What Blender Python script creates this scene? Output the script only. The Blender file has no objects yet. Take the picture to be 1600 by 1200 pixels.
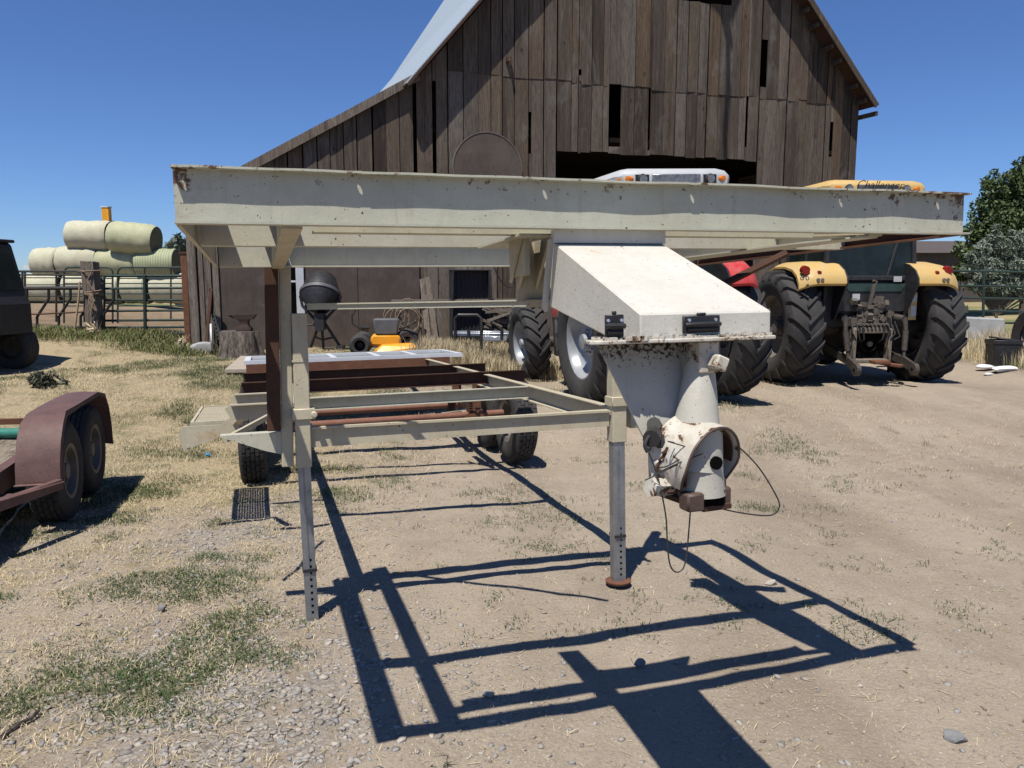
import bpy, bmesh, math, random
import numpy as np
from mathutils import Vector, Matrix
random.seed(7); RNG = np.random.default_rng(7)
S = bpy.context.scene; C = S.collection
R_ = math.radians

# ---------------------------------------------------------------- camera, sky, sun, exposure
H, F, PIT = 1.65, 1200.7, .1323
cd = bpy.data.cameras.new("camera"); cam = bpy.data.objects.new("camera", cd); C.objects.link(cam)
cam.location = (0, 0, H); cam.rotation_euler = (math.pi/2-PIT, 0, 0)
cd.sensor_width = 36; cd.lens = 36*F/1600; cd.clip_end = 2000; cd.clip_start = .05
S.camera = cam
S.cycles.diffuse_bounces = 1; S.cycles.max_bounces = 6
SUNV = Vector((-.179, -.389, 1)).normalized()          # towards the sun
W = bpy.data.worlds.new("World"); S.world = W; W.use_nodes = True
nt = W.node_tree; bg = nt.nodes["Background"]
sky = nt.nodes.new("ShaderNodeTexSky"); sky.sky_type = 'NISHITA'; sky.sun_disc = False
sky.sun_elevation = math.asin(SUNV.z); sky.sun_rotation = math.atan2(SUNV.x, SUNV.y)
sky.altitude = 1400; sky.air_density = 1.0; sky.dust_density = .25; sky.ozone_density = 2.5
tint = nt.nodes.new("ShaderNodeMix"); tint.data_type = 'RGBA'; tint.blend_type = 'MULTIPLY'; tint.inputs[0].default_value = 1; tint.inputs[7].default_value = (.83, 1.10, 1.58, 1)   # clear dry mountain air: a deeper blue
nt.links.new(sky.outputs[0], tint.inputs[6]); nt.links.new(tint.outputs[2], bg.inputs[0]); bg.inputs[1].default_value = .056
sd = bpy.data.lights.new("sun", 'SUN'); sun = bpy.data.objects.new("sun", sd); C.objects.link(sun)
sd.energy = 5.0; sd.angle = R_(.5); sd.color = (1, .95, .87)
sun.rotation_euler = SUNV.to_track_quat('Z', 'Y').to_euler(); sun.location = (-4, -8, 20)
S.view_settings.view_transform = 'Standard'; S.view_settings.look = 'None'
S.view_settings.exposure = .36; S.view_settings.gamma = 1

# ---------------------------------------------------------------- picture rays -> places
_cp, _sp = math.cos(PIT), math.sin(PIT)
def ray(px, py):
    a, b = (px-800)/F, -(py-600)/F
    return Vector((a, _cp+b*_sp, -_sp+b*_cp))
def at(px, py, Y):
    d = ray(px, py); return Vector((0, 0, H)) + d*(Y/d.y)

# ---------------------------------------------------------------- noise + ground height
def vnoise(x, y, sc, seed=0):
    x = np.asarray(x, float)/sc; y = np.asarray(y, float)/sc
    xi = np.floor(x).astype(int); yi = np.floor(y).astype(int); fx = x-xi; fy = y-yi
    fx = fx*fx*(3-2*fx); fy = fy*fy*(3-2*fy)
    def h(i, j):
        n = (i*374761393 + j*668265263 + seed*1442695041) & 0x7fffffff
        n = ((n ^ (n >> 13))*1274126177) & 0x7fffffff
        return ((n ^ (n >> 16)) & 0xffff)/65535.
    return (h(xi, yi)*(1-fx)+h(xi+1, yi)*fx)*(1-fy)+(h(xi, yi+1)*(1-fx)+h(xi+1, yi+1)*fx)*fy
def near(x, y): return -.0119*x-.0299*y
CP = [(x, y, None) for x in (-5, -2.5, 0, 2.5, 5) for y in (0, 2.5, 5)] + [(-2.4, 6.9, None), (0, 8, None), (2.5, 7, None), (-3.4, 5.7, None),
      (-3.8, 6.8, None), (5, 7.5, -.2)] + [(-7.5, 16, .56), (-9.5, 15.7, .62), (-6.2, 15.5, .31), (-5.1, 14.5, .2), (-3.4, 15.3, .33), (-2.2, 14.2, .3),
      (-.8, 15.6, .15), (1.1, 10.9, 0), (3.4, 11.35, -.14), (.45, 14, -.1), (3, 14.2, -.12), (5.05, 13.3, -.1), (7.75, 13.7, -.1), (4.6, 16.5, -.1), (7.3, 17, -.1),
      (-7.2, 11.4, .23), (13, 20, .32), (11.5, 18, .3), (9.3, 14.5, .06), (16, 24, .4), (-18, 30, .85), (-14, 20, .68), (-30, 40, .9), (0, 22, .2), (9, 22, .2),
      (0, 40, .5), (30, 40, .5), (10, 9, -.2), (9, 5, -.2), (-10, 6, .1), (-14, 12, .3)]
CPX = np.array([c[0] for c in CP]); CPY = np.array([c[1] for c in CP])
CPD = np.array([0 if c[2] is None else c[2]-near(c[0], c[1]) for c in CP])
def gz(x, y):
    x = np.asarray(x, float); y = np.asarray(y, float); sh = x.shape; x = x.ravel(); y = y.ravel()
    out = np.zeros_like(x)
    for k in range(0, len(x), 20000):
        a = x[k:k+20000]; b = y[k:k+20000]
        d2 = (a[:, None]-CPX)**2+(b[:, None]-CPY)**2+.15
        w = 1/d2**1.7; out[k:k+20000] = (w*CPD).sum(1)/w.sum(1)
    far = np.clip((np.hypot(x, y)-30)/40, 0, 1)
    return ((near(x, y)*(1-far)+out*(1-far)+far*.6)).reshape(sh)
def g1(x, y): return float(gz(np.array([x]), np.array([y]))[0])
def ground_at(px, py):
    lo, hi = 1.2, 60.
    d = ray(px, py)
    Y = 1.5
    while Y < 60:
        p = at(px, py, Y)
        if p.z <= g1(p.x, p.y): return Vector((p.x, p.y, g1(p.x, p.y)))
        Y += .03
    return at(px, py, 60)

# ---------------------------------------------------------------- mesh builder
class MB:
    def __init__(s): s.v = []; s.f = []; s.M = Matrix(); s.g = []; s.tint = []
    def add(s, vs, fs, tint=.5):
        s.g.append((len(s.v), len(s.f))); o = len(s.v); s.v += [tuple(s.M @ Vector(v)) for v in vs]; s.f += [tuple(i+o for i in f) for f in fs]; s.tint += [tint]*len(fs)
    def box(s, x0, x1, y0, y1, z0, z1, tint=.5):
        s.add([(x0, y0, z0), (x1, y0, z0), (x1, y1, z0), (x0, y1, z0), (x0, y0, z1), (x1, y0, z1), (x1, y1, z1), (x0, y1, z1)],
              [(3, 2, 1, 0), (4, 5, 6, 7), (0, 1, 5, 4), (1, 2, 6, 5), (2, 3, 7, 6), (3, 0, 4, 7)], tint)
    def bar(s, p0, p1, w, h, up=(0, 0, 1), w1=None, h1=None, tint=.5):
        p0 = Vector(p0); p1 = Vector(p1); d = (p1-p0).normalized(); x = d.cross(Vector(up))
        if x.length < 1e-4: x = d.cross(Vector((1, 0, 0)))
        x.normalize(); z = x.cross(d)
        vs = []
        for p, a, b in ((p0, w, h), (p1, w1 or w, h1 or h)):
            vs += [p-x*a/2-z*b/2, p+x*a/2-z*b/2, p+x*a/2+z*b/2, p-x*a/2+z*b/2]
        s.add(vs, [(0, 1, 2, 3), (7, 6, 5, 4), (0, 4, 5, 1), (1, 5, 6, 2), (2, 6, 7, 3), (3, 7, 4, 0)], tint)
    def cyl(s, p0, p1, r, r1=None, n=16, cap=True): s.tube([p0, p1], [r, r if r1 is None else r1], n, cap)
    def tube(s, pts, r, n=8, cap=True, closed=False):
        pts = [Vector(p) for p in pts]; m = len(pts); rs = r if isinstance(r, (list, tuple)) else [r]*m
        vs = []; ref = None
        for i, p in enumerate(pts):
            a = pts[(i-1) % m] if closed or i else p; b = pts[(i+1) % m] if closed or i < m-1 else p
            d = (b-a).normalized()
            if ref is None: ref = d.orthogonal()
            x = (ref-d*ref.dot(d)).normalized(); ref = x; y = d.cross(x)
            vs += [p+(x*math.cos(2*math.pi*k/n)+y*math.sin(2*math.pi*k/n))*rs[i] for k in range(n)]
        fs = []
        for i in range(m if closed else m-1):
            for k in range(n):
                j = (i+1) % m; fs.append((i*n+k, i*n+(k+1) % n, j*n+(k+1) % n, j*n+k))
        if cap and not closed: fs += [tuple(range(n))[::-1], tuple((m-1)*n+k for k in range(n))]
        s.add(vs, fs)
    def lathe(s, prof, n=32, axis='x', a0=0, a1=2*math.pi, c=(0, 0, 0)):
        full = abs(a1-a0-2*math.pi) < 1e-6; m = n if full else n+1; vs = []
        for i in range(m):
            a = a0+(a1-a0)*i/n; ca, sa = math.cos(a), math.sin(a)
            for r, t in prof:
                q = (t, r*ca, r*sa) if axis == 'x' else (r*ca, r*sa, t) if axis == 'z' else (r*ca, t, r*sa)
                vs.append((q[0]+c[0], q[1]+c[1], q[2]+c[2]))
        k = len(prof); fs = []
        for i in range(n):
            j = (i+1) % m
            for q in range(k-1): fs.append((i*k+q, i*k+q+1, j*k+q+1, j*k+q))
        s.add(vs, fs)
    def prism(s, poly, d, tint=.5):
        """poly: list of 3d points (planar), d: extrusion vector"""
        n = len(poly); d = Vector(d); vs = [Vector(p) for p in poly]; vs += [v+d for v in vs]
        s.add(vs, [tuple(range(n))[::-1], tuple(range(n, 2*n))]+[(i, (i+1) % n, n+(i+1) % n, n+i) for i in range(n)], tint)
    def loft(s, rings, closed=True, cap=True):
        n = len(rings[0]); vs = [p for r in rings for p in r]; fs = []
        for i in range(len(rings)-1):
            for k in range(n if closed else n-1): fs.append((i*n+k, i*n+(k+1) % n, (i+1)*n+(k+1) % n, (i+1)*n+k))
        if cap and closed: fs += [tuple(range(n))[::-1], tuple((len(rings)-1)*n+k for k in range(n))]
        s.add(vs, fs)
    def build(s, name, mat, parent=None, bevel=0, smooth=True, tint=False, label=None, recalc=True, each=False):
        if each and len(s.g) > 1:                          # every piece an object of its own
            gs = s.g+[(len(s.v), len(s.f))]
            for (v0, f0), (v1, f1) in zip(gs, gs[1:]):
                q = MB(); q.v = s.v[v0:v1]; q.f = [tuple(i-v0 for i in f) for f in s.f[f0:f1]]; q.tint = s.tint[f0:f1]; o = q.build(name, mat, parent, bevel, smooth, tint, label, recalc)
            return o
        me = bpy.data.meshes.new(name); me.from_pydata(s.v, [], s.f)
        if recalc:
            bm = bmesh.new(); bm.from_mesh(me); bmesh.ops.recalc_face_normals(bm, faces=bm.faces); bm.to_mesh(me); bm.free()
        if tint:
            a = me.attributes.new("tint", 'FLOAT', 'FACE'); a.data.foreach_set("value", np.array(s.tint, dtype=np.float32))
        me.materials.append(mat)
        if smooth:
            me.polygons.foreach_set("use_smooth", [True]*len(me.polygons)); me.set_sharp_from_angle(angle=R_(38))
        o = bpy.data.objects.new(name, me); C.objects.link(o)
        if parent: o.parent = parent
        if bevel:
            b = o.modifiers.new("bevel", 'BEVEL'); b.width = bevel; b.segments = 1; b.limit_method = 'ANGLE'; b.angle_limit = R_(50)
        if label: o["label"] = label
        return o
def sm(pts, k=6):
    P = [Vector(p) for p in pts]; P = [P[0]]+P+[P[-1]]; out = []
    for i in range(1, len(P)-2):
        a, b_, c, d = P[i-1:i+3]
        for j in range(k):
            t = j/k; out.append(.5*((2*b_)+(c-a)*t+(2*a-5*b_+4*c-d)*t*t+(3*b_-a-3*c+d)*t**3))
    return out+[P[-2]]
def npmesh(name, v, f, mat, smooth=False, tint=None):
    me = bpy.data.meshes.new(name); v = np.asarray(v, np.float32); f = np.asarray(f, np.int32); k = f.shape[1]
    me.vertices.add(len(v)); me.vertices.foreach_set("co", v.ravel())
    me.loops.add(f.size); me.loops.foreach_set("vertex_index", f.ravel())
    me.polygons.add(len(f)); me.polygons.foreach_set("loop_start", np.arange(0, f.size, k, dtype=np.int32))
    if smooth: me.polygons.foreach_set("use_smooth", np.ones(len(f), bool))
    if tint is not None:
        a = me.attributes.new("tint", 'FLOAT', 'FACE'); a.data.foreach_set("value", np.asarray(tint, np.float32))
    me.update(calc_edges=True); me.validate(); me.materials.append(mat)
    o = bpy.data.objects.new(name, me); C.objects.link(o); return o
def thing(name, label, cat, loc=(0, 0, 0), rz=0, group=None, M=None):
    o = bpy.data.objects.new(name, None); C.objects.link(o); o.empty_display_size = .2
    if M is not None: o.matrix_world = M
    else: o.location = loc; o.rotation_euler = (0, 0, rz)
    return tag(o, label, cat, group)
def tag(o, label, cat, group=None, kind=None):
    o["label"] = label; o["category"] = cat
    if group: o["group"] = group
    if kind: o["kind"] = kind
    return o
def struct(o, kind="structure", label=None):
    o["kind"] = kind
    if label: o["label"] = label
    return o
def copy_tree(o, parent=None):
    c = o.copy(); C.objects.link(c); c.parent = parent
    for ch in [x for x in bpy.data.objects if x.parent == o]: copy_tree(ch, c)
    return c

# ---------------------------------------------------------------- materials
class NT:
    def __init__(s, name):
        s.m = bpy.data.materials.new(name); s.m.use_nodes = True; s.t = s.m.node_tree; s.b = s.t.nodes["Principled BSDF"]
        s.tc = s.n("ShaderNodeTexCoord").outputs["Object"]
    def n(s, t, **k):
        x = s.t.nodes.new(t)
        for a, b in k.items(): setattr(x, a, b)
        return x
    def l(s, a, b): s.t.links.new(a, b)
    def val(s, sock, v):
        if hasattr(v, "is_output"): s.l(v, sock)
        else: sock.default_value = v
    def mapping(s, scale, src=None):
        m = s.n("ShaderNodeMapping"); m.inputs["Scale"].default_value = scale; s.l(src or s.tc, m.inputs[0]); return m.outputs[0]
    def noise(s, sc, det=5, rough=.6, vec=None, dist=0):
        x = s.n("ShaderNodeTexNoise"); x.inputs["Scale"].default_value = sc; x.inputs["Detail"].default_value = det
        x.inputs["Roughness"].default_value = rough; x.inputs["Distortion"].default_value = dist; s.l(vec or s.tc, x.inputs["Vector"]); return x.outputs["Fac"]
    def vor(s, sc, out="Distance", vec=None, feat='F1'):
        x = s.n("ShaderNodeTexVoronoi"); x.feature = feat; x.inputs["Scale"].default_value = sc; s.l(vec or s.tc, x.inputs["Vector"]); return x.outputs[out]
    def ramp(s, f, a, b, ca=0., cb=1.):
        x = s.n("ShaderNodeMapRange"); x.inputs[1].default_value = a; x.inputs[2].default_value = b; x.inputs[3].default_value = ca; x.inputs[4].default_value = cb
        s.l(f, x.inputs[0]); return x.outputs[0]
    def mix(s, f, a, b, mode='MIX'):
        x = s.n("ShaderNodeMix"); x.data_type = 'RGBA'; x.blend_type = mode
        s.val(x.inputs[0], f)
        for i, v in ((6, a), (7, b)):
            if isinstance(v, tuple): v = (*v[:3], 1)
            s.val(x.inputs[i], v)
        return x.outputs[2]
    def math(s, op, a, b=0.):
        x = s.n("ShaderNodeMath"); x.operation = op; s.val(x.inputs[0], a); s.val(x.inputs[1], b); return x.outputs[0]
    def attr(s, nm, out="Fac"):
        x = s.n("ShaderNodeAttribute"); x.attribute_name = nm; return x.outputs[out]
    def bump(s, f, st, dist=.01, prev=None):
        x = s.n("ShaderNodeBump"); x.inputs["Strength"].default_value = st; x.inputs["Distance"].default_value = dist; s.l(f, x.inputs["Height"])
        if prev: s.l(prev, x.inputs["Normal"])
        s.l(x.outputs[0], s.b.inputs["Normal"]); return x.outputs[0]
    def done(s, col, rough=.7, metal=0., spec=.4):
        if isinstance(col, tuple): col = (*col[:3], 1)
        s.val(s.b.inputs["Base Color"], col); s.val(s.b.inputs["Roughness"], rough); s.val(s.b.inputs["Metallic"], metal)
        s.b.inputs["Specular IOR Level"].default_value = spec; return s.m
def plain(name, c1, c2=None, sc=6, rough=.6, metal=0., bump=0, spec=.4):
    k = NT(name); c2 = c2 or tuple(x*.75 for x in c1)
    n = k.noise(sc, 6); col = k.mix(k.ramp(n, .35, .65), c1, c2)
    fine = k.noise(sc*9, 3); col = k.mix(k.ramp(fine, .3, .7, 0, .35), col, tuple(x*.7 for x in c1))
    if bump: k.bump(fine, bump)
    return k.done(col, k.ramp(n, .3, .7, rough-.08, rough+.08), metal, spec)
def paint(name, base, base2, rust=.5, patch=.70, rough=.5):
    k = NT(name)
    n = k.noise(3, 6); col = k.mix(k.ramp(n, .35, .65), base, base2)
    dirt = k.noise(14, 8, .7); col = k.mix(k.ramp(dirt, .45, .8, 0, .5), col, tuple(x*.62 for x in base))
    streak = k.noise(9, 4, .6, k.mapping((6, 6, .5))); col = k.mix(k.ramp(streak, .56, .8, 0, .4), col, (base[0]*.62, base[1]*.52, base[2]*.38))
    big = k.noise(1.7, 3)
    sp = k.noise(55, 3, .55); thr = k.ramp(big, .3, .75, .78, .655); m = k.math('GREATER_THAN', sp, thr)
    sp2 = k.noise(120, 2, .5); m2 = k.math('GREATER_THAN', sp2, .735)
    pt = k.noise(5, 8, .72); m3 = k.ramp(pt, patch, patch+.05)
    rc = k.mix(k.noise(90, 3), (.10, .045, .02), (.28, .13, .05))
    halo = k.math('MULTIPLY', k.ramp(pt, patch-.09, patch), .5)
    col = k.mix(halo, col, (.42, .26, .12))
    col = k.mix(m, col, (.05, .03, .022)); col = k.mix(m2, col, (.09, .05, .03)); col = k.mix(m3, col, rc)
    k.bump(k.noise(160, 3), .12, .004, k.bump(k.noise(20, 4), .12, .01))
    return k.done(col, k.ramp(dirt, .3, .7, rough-.1, rough+.15), 0, .4)
m_cream = paint("cream_paint", (.475, .462, .372), (.43, .412, .315))
def end_rust(m):
    t = m.node_tree; k = NT.__new__(NT); k.m = m; k.t = t; k.b = t.nodes["Principled BSDF"]; k.tc = t.nodes["Texture Coordinate"].outputs["Object"]
    col = k.b.inputs["Base Color"].links[0].from_socket
    sx = k.n("ShaderNodeSeparateXYZ"); k.l(k.tc, sx.inputs[0])
    e = k.math('MAXIMUM', k.ramp(sx.outputs[0], 2.0, 2.6, 0, .20), k.ramp(sx.outputs[0], .16, 0, 0, .17)); top = k.ramp(sx.outputs[2], 1.87, 1.965, .0, .13)
    n = k.noise(26, 7, .7); f = k.ramp(k.math('ADD', n, k.math('ADD', k.math('MULTIPLY', e, .62), top)), .70, .76)
    halo = k.ramp(k.math('ADD', k.noise(9, 5, .7), k.math('MULTIPLY', e, .55)), .62, .8, 0, .55)
    c2 = k.mix(f, k.mix(halo, col, (.30, .24, .15)), k.mix(k.noise(70, 3), (.05, .026, .016), (.17, .08, .035))); k.l(c2, k.b.inputs["Base Color"]); return m
def top_grime(m, z0, z1):
    t = m.node_tree; k = NT.__new__(NT); k.m = m; k.t = t; k.b = t.nodes["Principled BSDF"]; k.tc = t.nodes["Texture Coordinate"].outputs["Object"]
    col = k.b.inputs["Base Color"].links[0].from_socket; sx = k.n("ShaderNodeSeparateXYZ"); k.l(k.tc, sx.inputs[0]); e = k.ramp(sx.outputs[2], z0, z1, 0, .34)
    f = k.ramp(k.math('ADD', k.noise(95, 4, .7), e), .76, .80); c2 = k.mix(f, k.mix(k.math('MULTIPLY', e, 1.2), col, (.30, .26, .19)), (.03, .02, .016)); k.l(c2, k.b.inputs["Base Color"]); return m
m_gusset = top_grime(paint("grimy_white_paint", (.46, .445, .39), (.40, .38, .32), patch=.70), 1.40, 1.51)
m_beam = end_rust(paint("front_beam_paint", (.45, .448, .362), (.41, .402, .312), patch=.74))
m_cream2 = paint("cream_paint_frame", (.47, .425, .315), (.43, .38, .265), patch=.66)
m_white = paint("white_paint", (.575, .56, .50), (.51, .485, .42), patch=.70)
def chipped(name, base, base2):
    k = NT(name); col = k.mix(k.ramp(k.noise(9, 6), .35, .65), base, base2); col = k.mix(k.ramp(k.noise(16, 8, .75), .45, .7, 0, .6), col, (.27, .22, .15))
    c = k.ramp(k.noise(24, 8, .72, None, .4), .565, .585); h = k.ramp(k.noise(24, 8, .72, None, .4), .53, .565, 0, .6); col = k.mix(h, col, (.30, .19, .10)); col = k.mix(c, col, k.mix(k.noise(80, 3), (.035, .02, .014), (.13, .065, .035)))
    k.bump(c, .3, .003); return k.done(col, .55, 0, .35)
m_hood = chipped("chipped_white_paint", (.54, .52, .455), (.45, .425, .36))
def rusty(name, a, b, rough=.85):
    k = NT(name); col = k.mix(k.ramp(k.noise(7, 8, .7), .35, .65), a, b)
    col = k.mix(k.ramp(k.noise(60, 4), .5, .75, 0, .6), col, tuple(x*1.6 for x in b)); col = k.mix(k.ramp(k.noise(25, 4), .6, .8, 0, .8), col, tuple(x*.4 for x in a))
    k.bump(k.noise(90, 4), .35, .004); return k.done(col, rough, 0, .25)
m_rust = rusty("rusty_steel", (.16, .072, .04), (.10, .045, .028))
m_rustdark = rusty("dark_rusty_steel", (.075, .038, .024), (.05, .026, .018))
m_jaw = rusty("worn_brown_steel", (.10, .066, .052), (.06, .042, .034), .5)
m_anvil = rusty("dark_old_iron", (.05, .03, .024), (.03, .02, .017), .7)
m_axle = rusty("rusty_axle", (.21, .105, .072), (.15, .072, .05))
m_maroon = rusty("maroon_fender_paint", (.135, .075, .066), (.09, .052, .046), .6)
m_galv = plain("galvanised_steel", (.36, .37, .38), (.24, .25, .26), 14, .45, .75)
m_dark = plain("dark_steel", (.03, .03, .032), (.05, .045, .04), 12, .55, .3)
m_black = plain("black_plastic", (.018, .018, .02), (.03, .03, .032), 12, .5)
m_blackhole = plain("opening_shade_black", (.004, .004, .004), None, 5, .95, 0, 0, .05)  # flat black painted for the shade inside holes, recesses and the doorway
m_rubber = plain("tyre_rubber", (.035, .034, .034), (.055, .052, .048), 5, .8, 0, .2, .3)
m_rubberdusty = plain("dusty_tyre_rubber", (.034, .033, .033), (.058, .055, .051), 4, .85, 0, .2, .3)
m_silver = plain("silver_rim_paint", (.36, .375, .39), (.27, .28, .285), 5, .35, .2)
m_rimdark = plain("dirty_rim", (.12, .11, .10), (.20, .17, .14), 8, .6, .2)
def dusty(name, c1, c2, dust):
    k = NT(name); n = k.noise(2.2, 7, .7); col = k.mix(k.ramp(n, .35, .65), c1, c2); g = k.n("ShaderNodeNewGeometry"); sz = k.n("ShaderNodeSeparateXYZ"); k.l(g.outputs["Normal"], sz.inputs[0])
    d = k.math('MULTIPLY', k.ramp(sz.outputs[2], -.2, .9, .25, .8), k.ramp(k.noise(6, 8, .75), .40, .65, .1, .85)); col = k.mix(d, col, dust); col = k.mix(k.ramp(k.noise(30, 5, .7), .64, .70, 0, .7), col, (.07, .05, .03))
    k.bump(k.noise(12, 4), .08); return k.done(col, k.ramp(d, 0, .8, .38, .8), 0, .35)
m_yellow = dusty("yellow_tractor_paint", (.53, .345, .10), (.45, .30, .095), (.42, .32, .19))
m_mower = plain("yellow_mower_paint", (.80, .36, .02), (.7, .30, .02), 4, .45)
m_red = dusty("red_tractor_paint", (.50, .022, .028), (.40, .02, .024), (.34, .14, .12))
m_cabwhite = plain("white_cab_plastic", (.46, .475, .48), (.38, .39, .39), 4, .45)
m_grey = plain("grey_plastic", (.11, .112, .118), (.08, .08, .084), 7, .55)
m_lampred = plain("red_lamp_lens", (.25, .012, .008), (.15, .008, .006), 9, .2)
m_amber = plain("amber_lamp_lens", (.75, .22, .02), (.5, .13, .015), 9, .2)
m_lens = plain("work_lamp_lens", (.25, .26, .26), (.12, .12, .13), 20, .25, .3)
m_hyd = plain("oily_hitch_steel", (.06, .052, .045), (.10, .085, .07), 16, .6, .35, .3)
m_hyd2 = plain("dusty_cast_iron", (.13, .11, .088), (.08, .07, .06), 18, .75, .1, .3)
m_dust = plain("dust_coated_iron", (.20, .17, .13), (.12, .10, .08), 14, .85, .1, .4)
m_chrome = plain("chrome_bar", (.62, .64, .68), (.5, .52, .56), 6, .25, .7)
m_green = plain("dark_green_gate_paint", (.018, .038, .032), (.03, .05, .042), 9, .45)
m_loft = plain("shade_black_loft_boards", (.022, .017, .014), (.014, .011, .009), 6, .95, 0, 0, .05)  # near-black: the shade inside the barn is put into this colour
m_stone = plain("grey_stone", (.22, .22, .22), (.15, .15, .155), 20, .85, 0, .5)
m_palestone = plain("pale_stone", (.42, .38, .32), (.34, .30, .26), 20, .85, 0, .5)
m_concrete = plain("concrete", (.36, .31, .25), (.30, .26, .21), 5, .9, 0, .3)
m_block = plain("grey_concrete", (.33, .33, .32), (.25, .25, .245), 4, .9, 0, .3)
m_frame = plain("white_window_frame", (.58, .60, .62), (.50, .51, .53), 5, .5)
m_bag = plain("white_plastic_bag", (.75, .76, .78), (.65, .66, .68), 8, .4, 0, .4)
m_blue = plain("blue_plastic", (.05, .25, .5), None, 8, .5)
m_teal = plain("teal_hose", (.03, .16, .12), (.04, .2, .15), 8, .45)
m_stump0 = plain("grey_rim_wood", (.16, .14, .12), (.11, .095, .08), 9, .9, 0, .3)
m_rope = plain("old_rope", (.26, .19, .13), (.18, .13, .09), 30, .9, 0, .4)
m_stick = plain("dry_stick", (.45, .33, .19), None, 12, .8)
m_tin = plain("white_tin", (.70, .71, .72), None, 6, .5)
m_farred = plain("red_machine_paint", (.3, .03, .02), None, 6, .5)
m_farbrown = plain("brown_siding", (.085, .068, .062), (.07, .056, .052), 3, .8)
def glass(name, c, r=.08):
    k = NT(name); return k.done(k.mix(k.ramp(k.noise(3, 4), .4, .7), c, tuple(x*1.8 for x in c)), r, 0, .25)
m_glass = glass("dark_window_glass", (.010, .015, .015), .25)
m_pane = glass("grey_window_pane", (.10, .11, .105), .15)
def tinted(name, cols, rough=.8, grain=None, spec=.3, bump=0):
    k = NT(name); t = k.attr("tint")
    cr = k.n("ShaderNodeValToRGB"); el = cr.color_ramp.elements
    while len(el) < len(cols): el.new(.5)
    for i, c in enumerate(cols): el[i].position = i/(len(cols)-1); el[i].color = (*c, 1)
    k.l(t, cr.inputs[0]); col = cr.outputs[0]
    if grain:
        v = k.mapping(grain)
        comb = k.n("ShaderNodeVectorMath"); comb.operation = 'ADD'; k.l(v, comb.inputs[0])
        cx = k.n("ShaderNodeCombineXYZ"); k.l(k.math('MULTIPLY', t, 57.), cx.inputs[2]); k.l(k.math('MULTIPLY', t, 31.), cx.inputs[0]); k.l(cx.outputs[0], comb.inputs[1])
        v = comb.outputs[0]
        gfine = k.noise(6, 8, .75, v, .6); gbig = k.noise(1.1, 5, .65, v, 1.2)
        col = k.mix(k.ramp(gfine, .44, .62, 0, .8), col, (.032, .024, .019)); col = k.mix(k.ramp(gbig, .5, .72, 0, .45), col, (.19, .155, .12)); dk = k.noise(1., 6, .7, k.mapping((9, 9, .28))); col = k.mix(k.ramp(dk, .52, .66, 0, .6), col, (.028, .021, .017))
        kn = k.vor(1.0, "Distance", k.mapping((3.2, 3.2, 1.5))); col = k.mix(k.ramp(kn, .10, .045, 0, .85), col, (.03, .02, .014))
        st = k.noise(1.0, 6, .65, k.mapping((.8, .8, .35))); col = k.mix(k.ramp(st, .48, .75, 0, .5), col, (.05, .041, .035)); sv = k.noise(1.4, 6, .7, k.mapping((1.2, 1.2, .5)), .8); col = k.mix(k.ramp(sv, .56, .72, 0, .55), col, (.19, .175, .16))
        k.bump(gfine, .55, .012)
    elif bump: k.bump(k.noise(60, 3), bump)
    return k.done(col, rough, 0, spec)
m_wood = tinted("weathered_barn_wood", [(.038, .030, .024), (.115, .089, .067), (.118, .078, .048), (.175, .152, .13), (.066, .052, .041), (.145, .115, .09)], .88, (14, 14, .8), .15)
m_oldwood = tinted("old_grey_wood", [(.15, .12, .095), (.23, .195, .16), (.28, .24, .20), (.18, .14, .11)], .88, (16, 16, .9), .15)
m_deck = tinted("grey_deck_planks", [(.20, .165, .12), (.28, .235, .18), (.24, .20, .15)], .9, (14, .8, 14), .15)
m_ply = NT("dark_plywood")
_n = m_ply.noise(1.3, 7, .7); _c = m_ply.mix(m_ply.ramp(_n, .35, .68), (.075, .057, .049), (.12, .097, .082))
_g = m_ply.noise(3, 6, .7, m_ply.mapping((18, 18, .8))); _c = m_ply.mix(m_ply.ramp(_g, .45, .7, 0, .5), _c, (.055, .042, .036))
_w = m_ply.noise(4, 8, .75); _c = m_ply.mix(m_ply.ramp(_w, .58, .72, 0, .45), _c, (.17, .15, .135))
m_ply.bump(_g, .25, .006); m_ply = m_ply.done(_c, .88, 0, .15)
m_leaf = tinted("green_leaves", [(.036, .058, .020), (.066, .098, .034), (.12, .155, .06)], .6, None, .3)
m_olive = tinted("silver_leaves", [(.13, .155, .115), (.18, .21, .16), (.24, .265, .215)], .7, None, .3)
m_weed = tinted("dusty_weed_leaves", [(.045, .052, .032), (.085, .09, .06), (.14, .13, .09)], .8)
m_bark = plain("bark", (.11, .09, .07), (.07, .055, .045), 9, .9, 0, .4)
m_dry = tinted("dry_grass_blades", [(.34, .27, .155), (.48, .39, .235), (.56, .475, .315), (.25, .20, .125)], .8, None, .2)
m_grass = tinted("green_grass_blades", [(.035, .06, .022), (.065, .095, .036), (.12, .13, .055)], .75, None, .2)
m_clod = tinted("dirt_crumbs", [(.15, .12, .09), (.25, .205, .155), (.32, .27, .205)], .95)
m_weedgrass = tinted("yellow_green_weeds", [(.06, .085, .028), (.11, .14, .045), (.20, .19, .08), (.33, .27, .14)], .75)
m_peb = tinted("gravel_stones", [(.15, .138, .125), (.30, .265, .22), (.22, .215, .21), (.38, .34, .285), (.26, .24, .225)], .9, None, .2, .3)
m_bale = NT("net_wrapped_hay")
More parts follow.
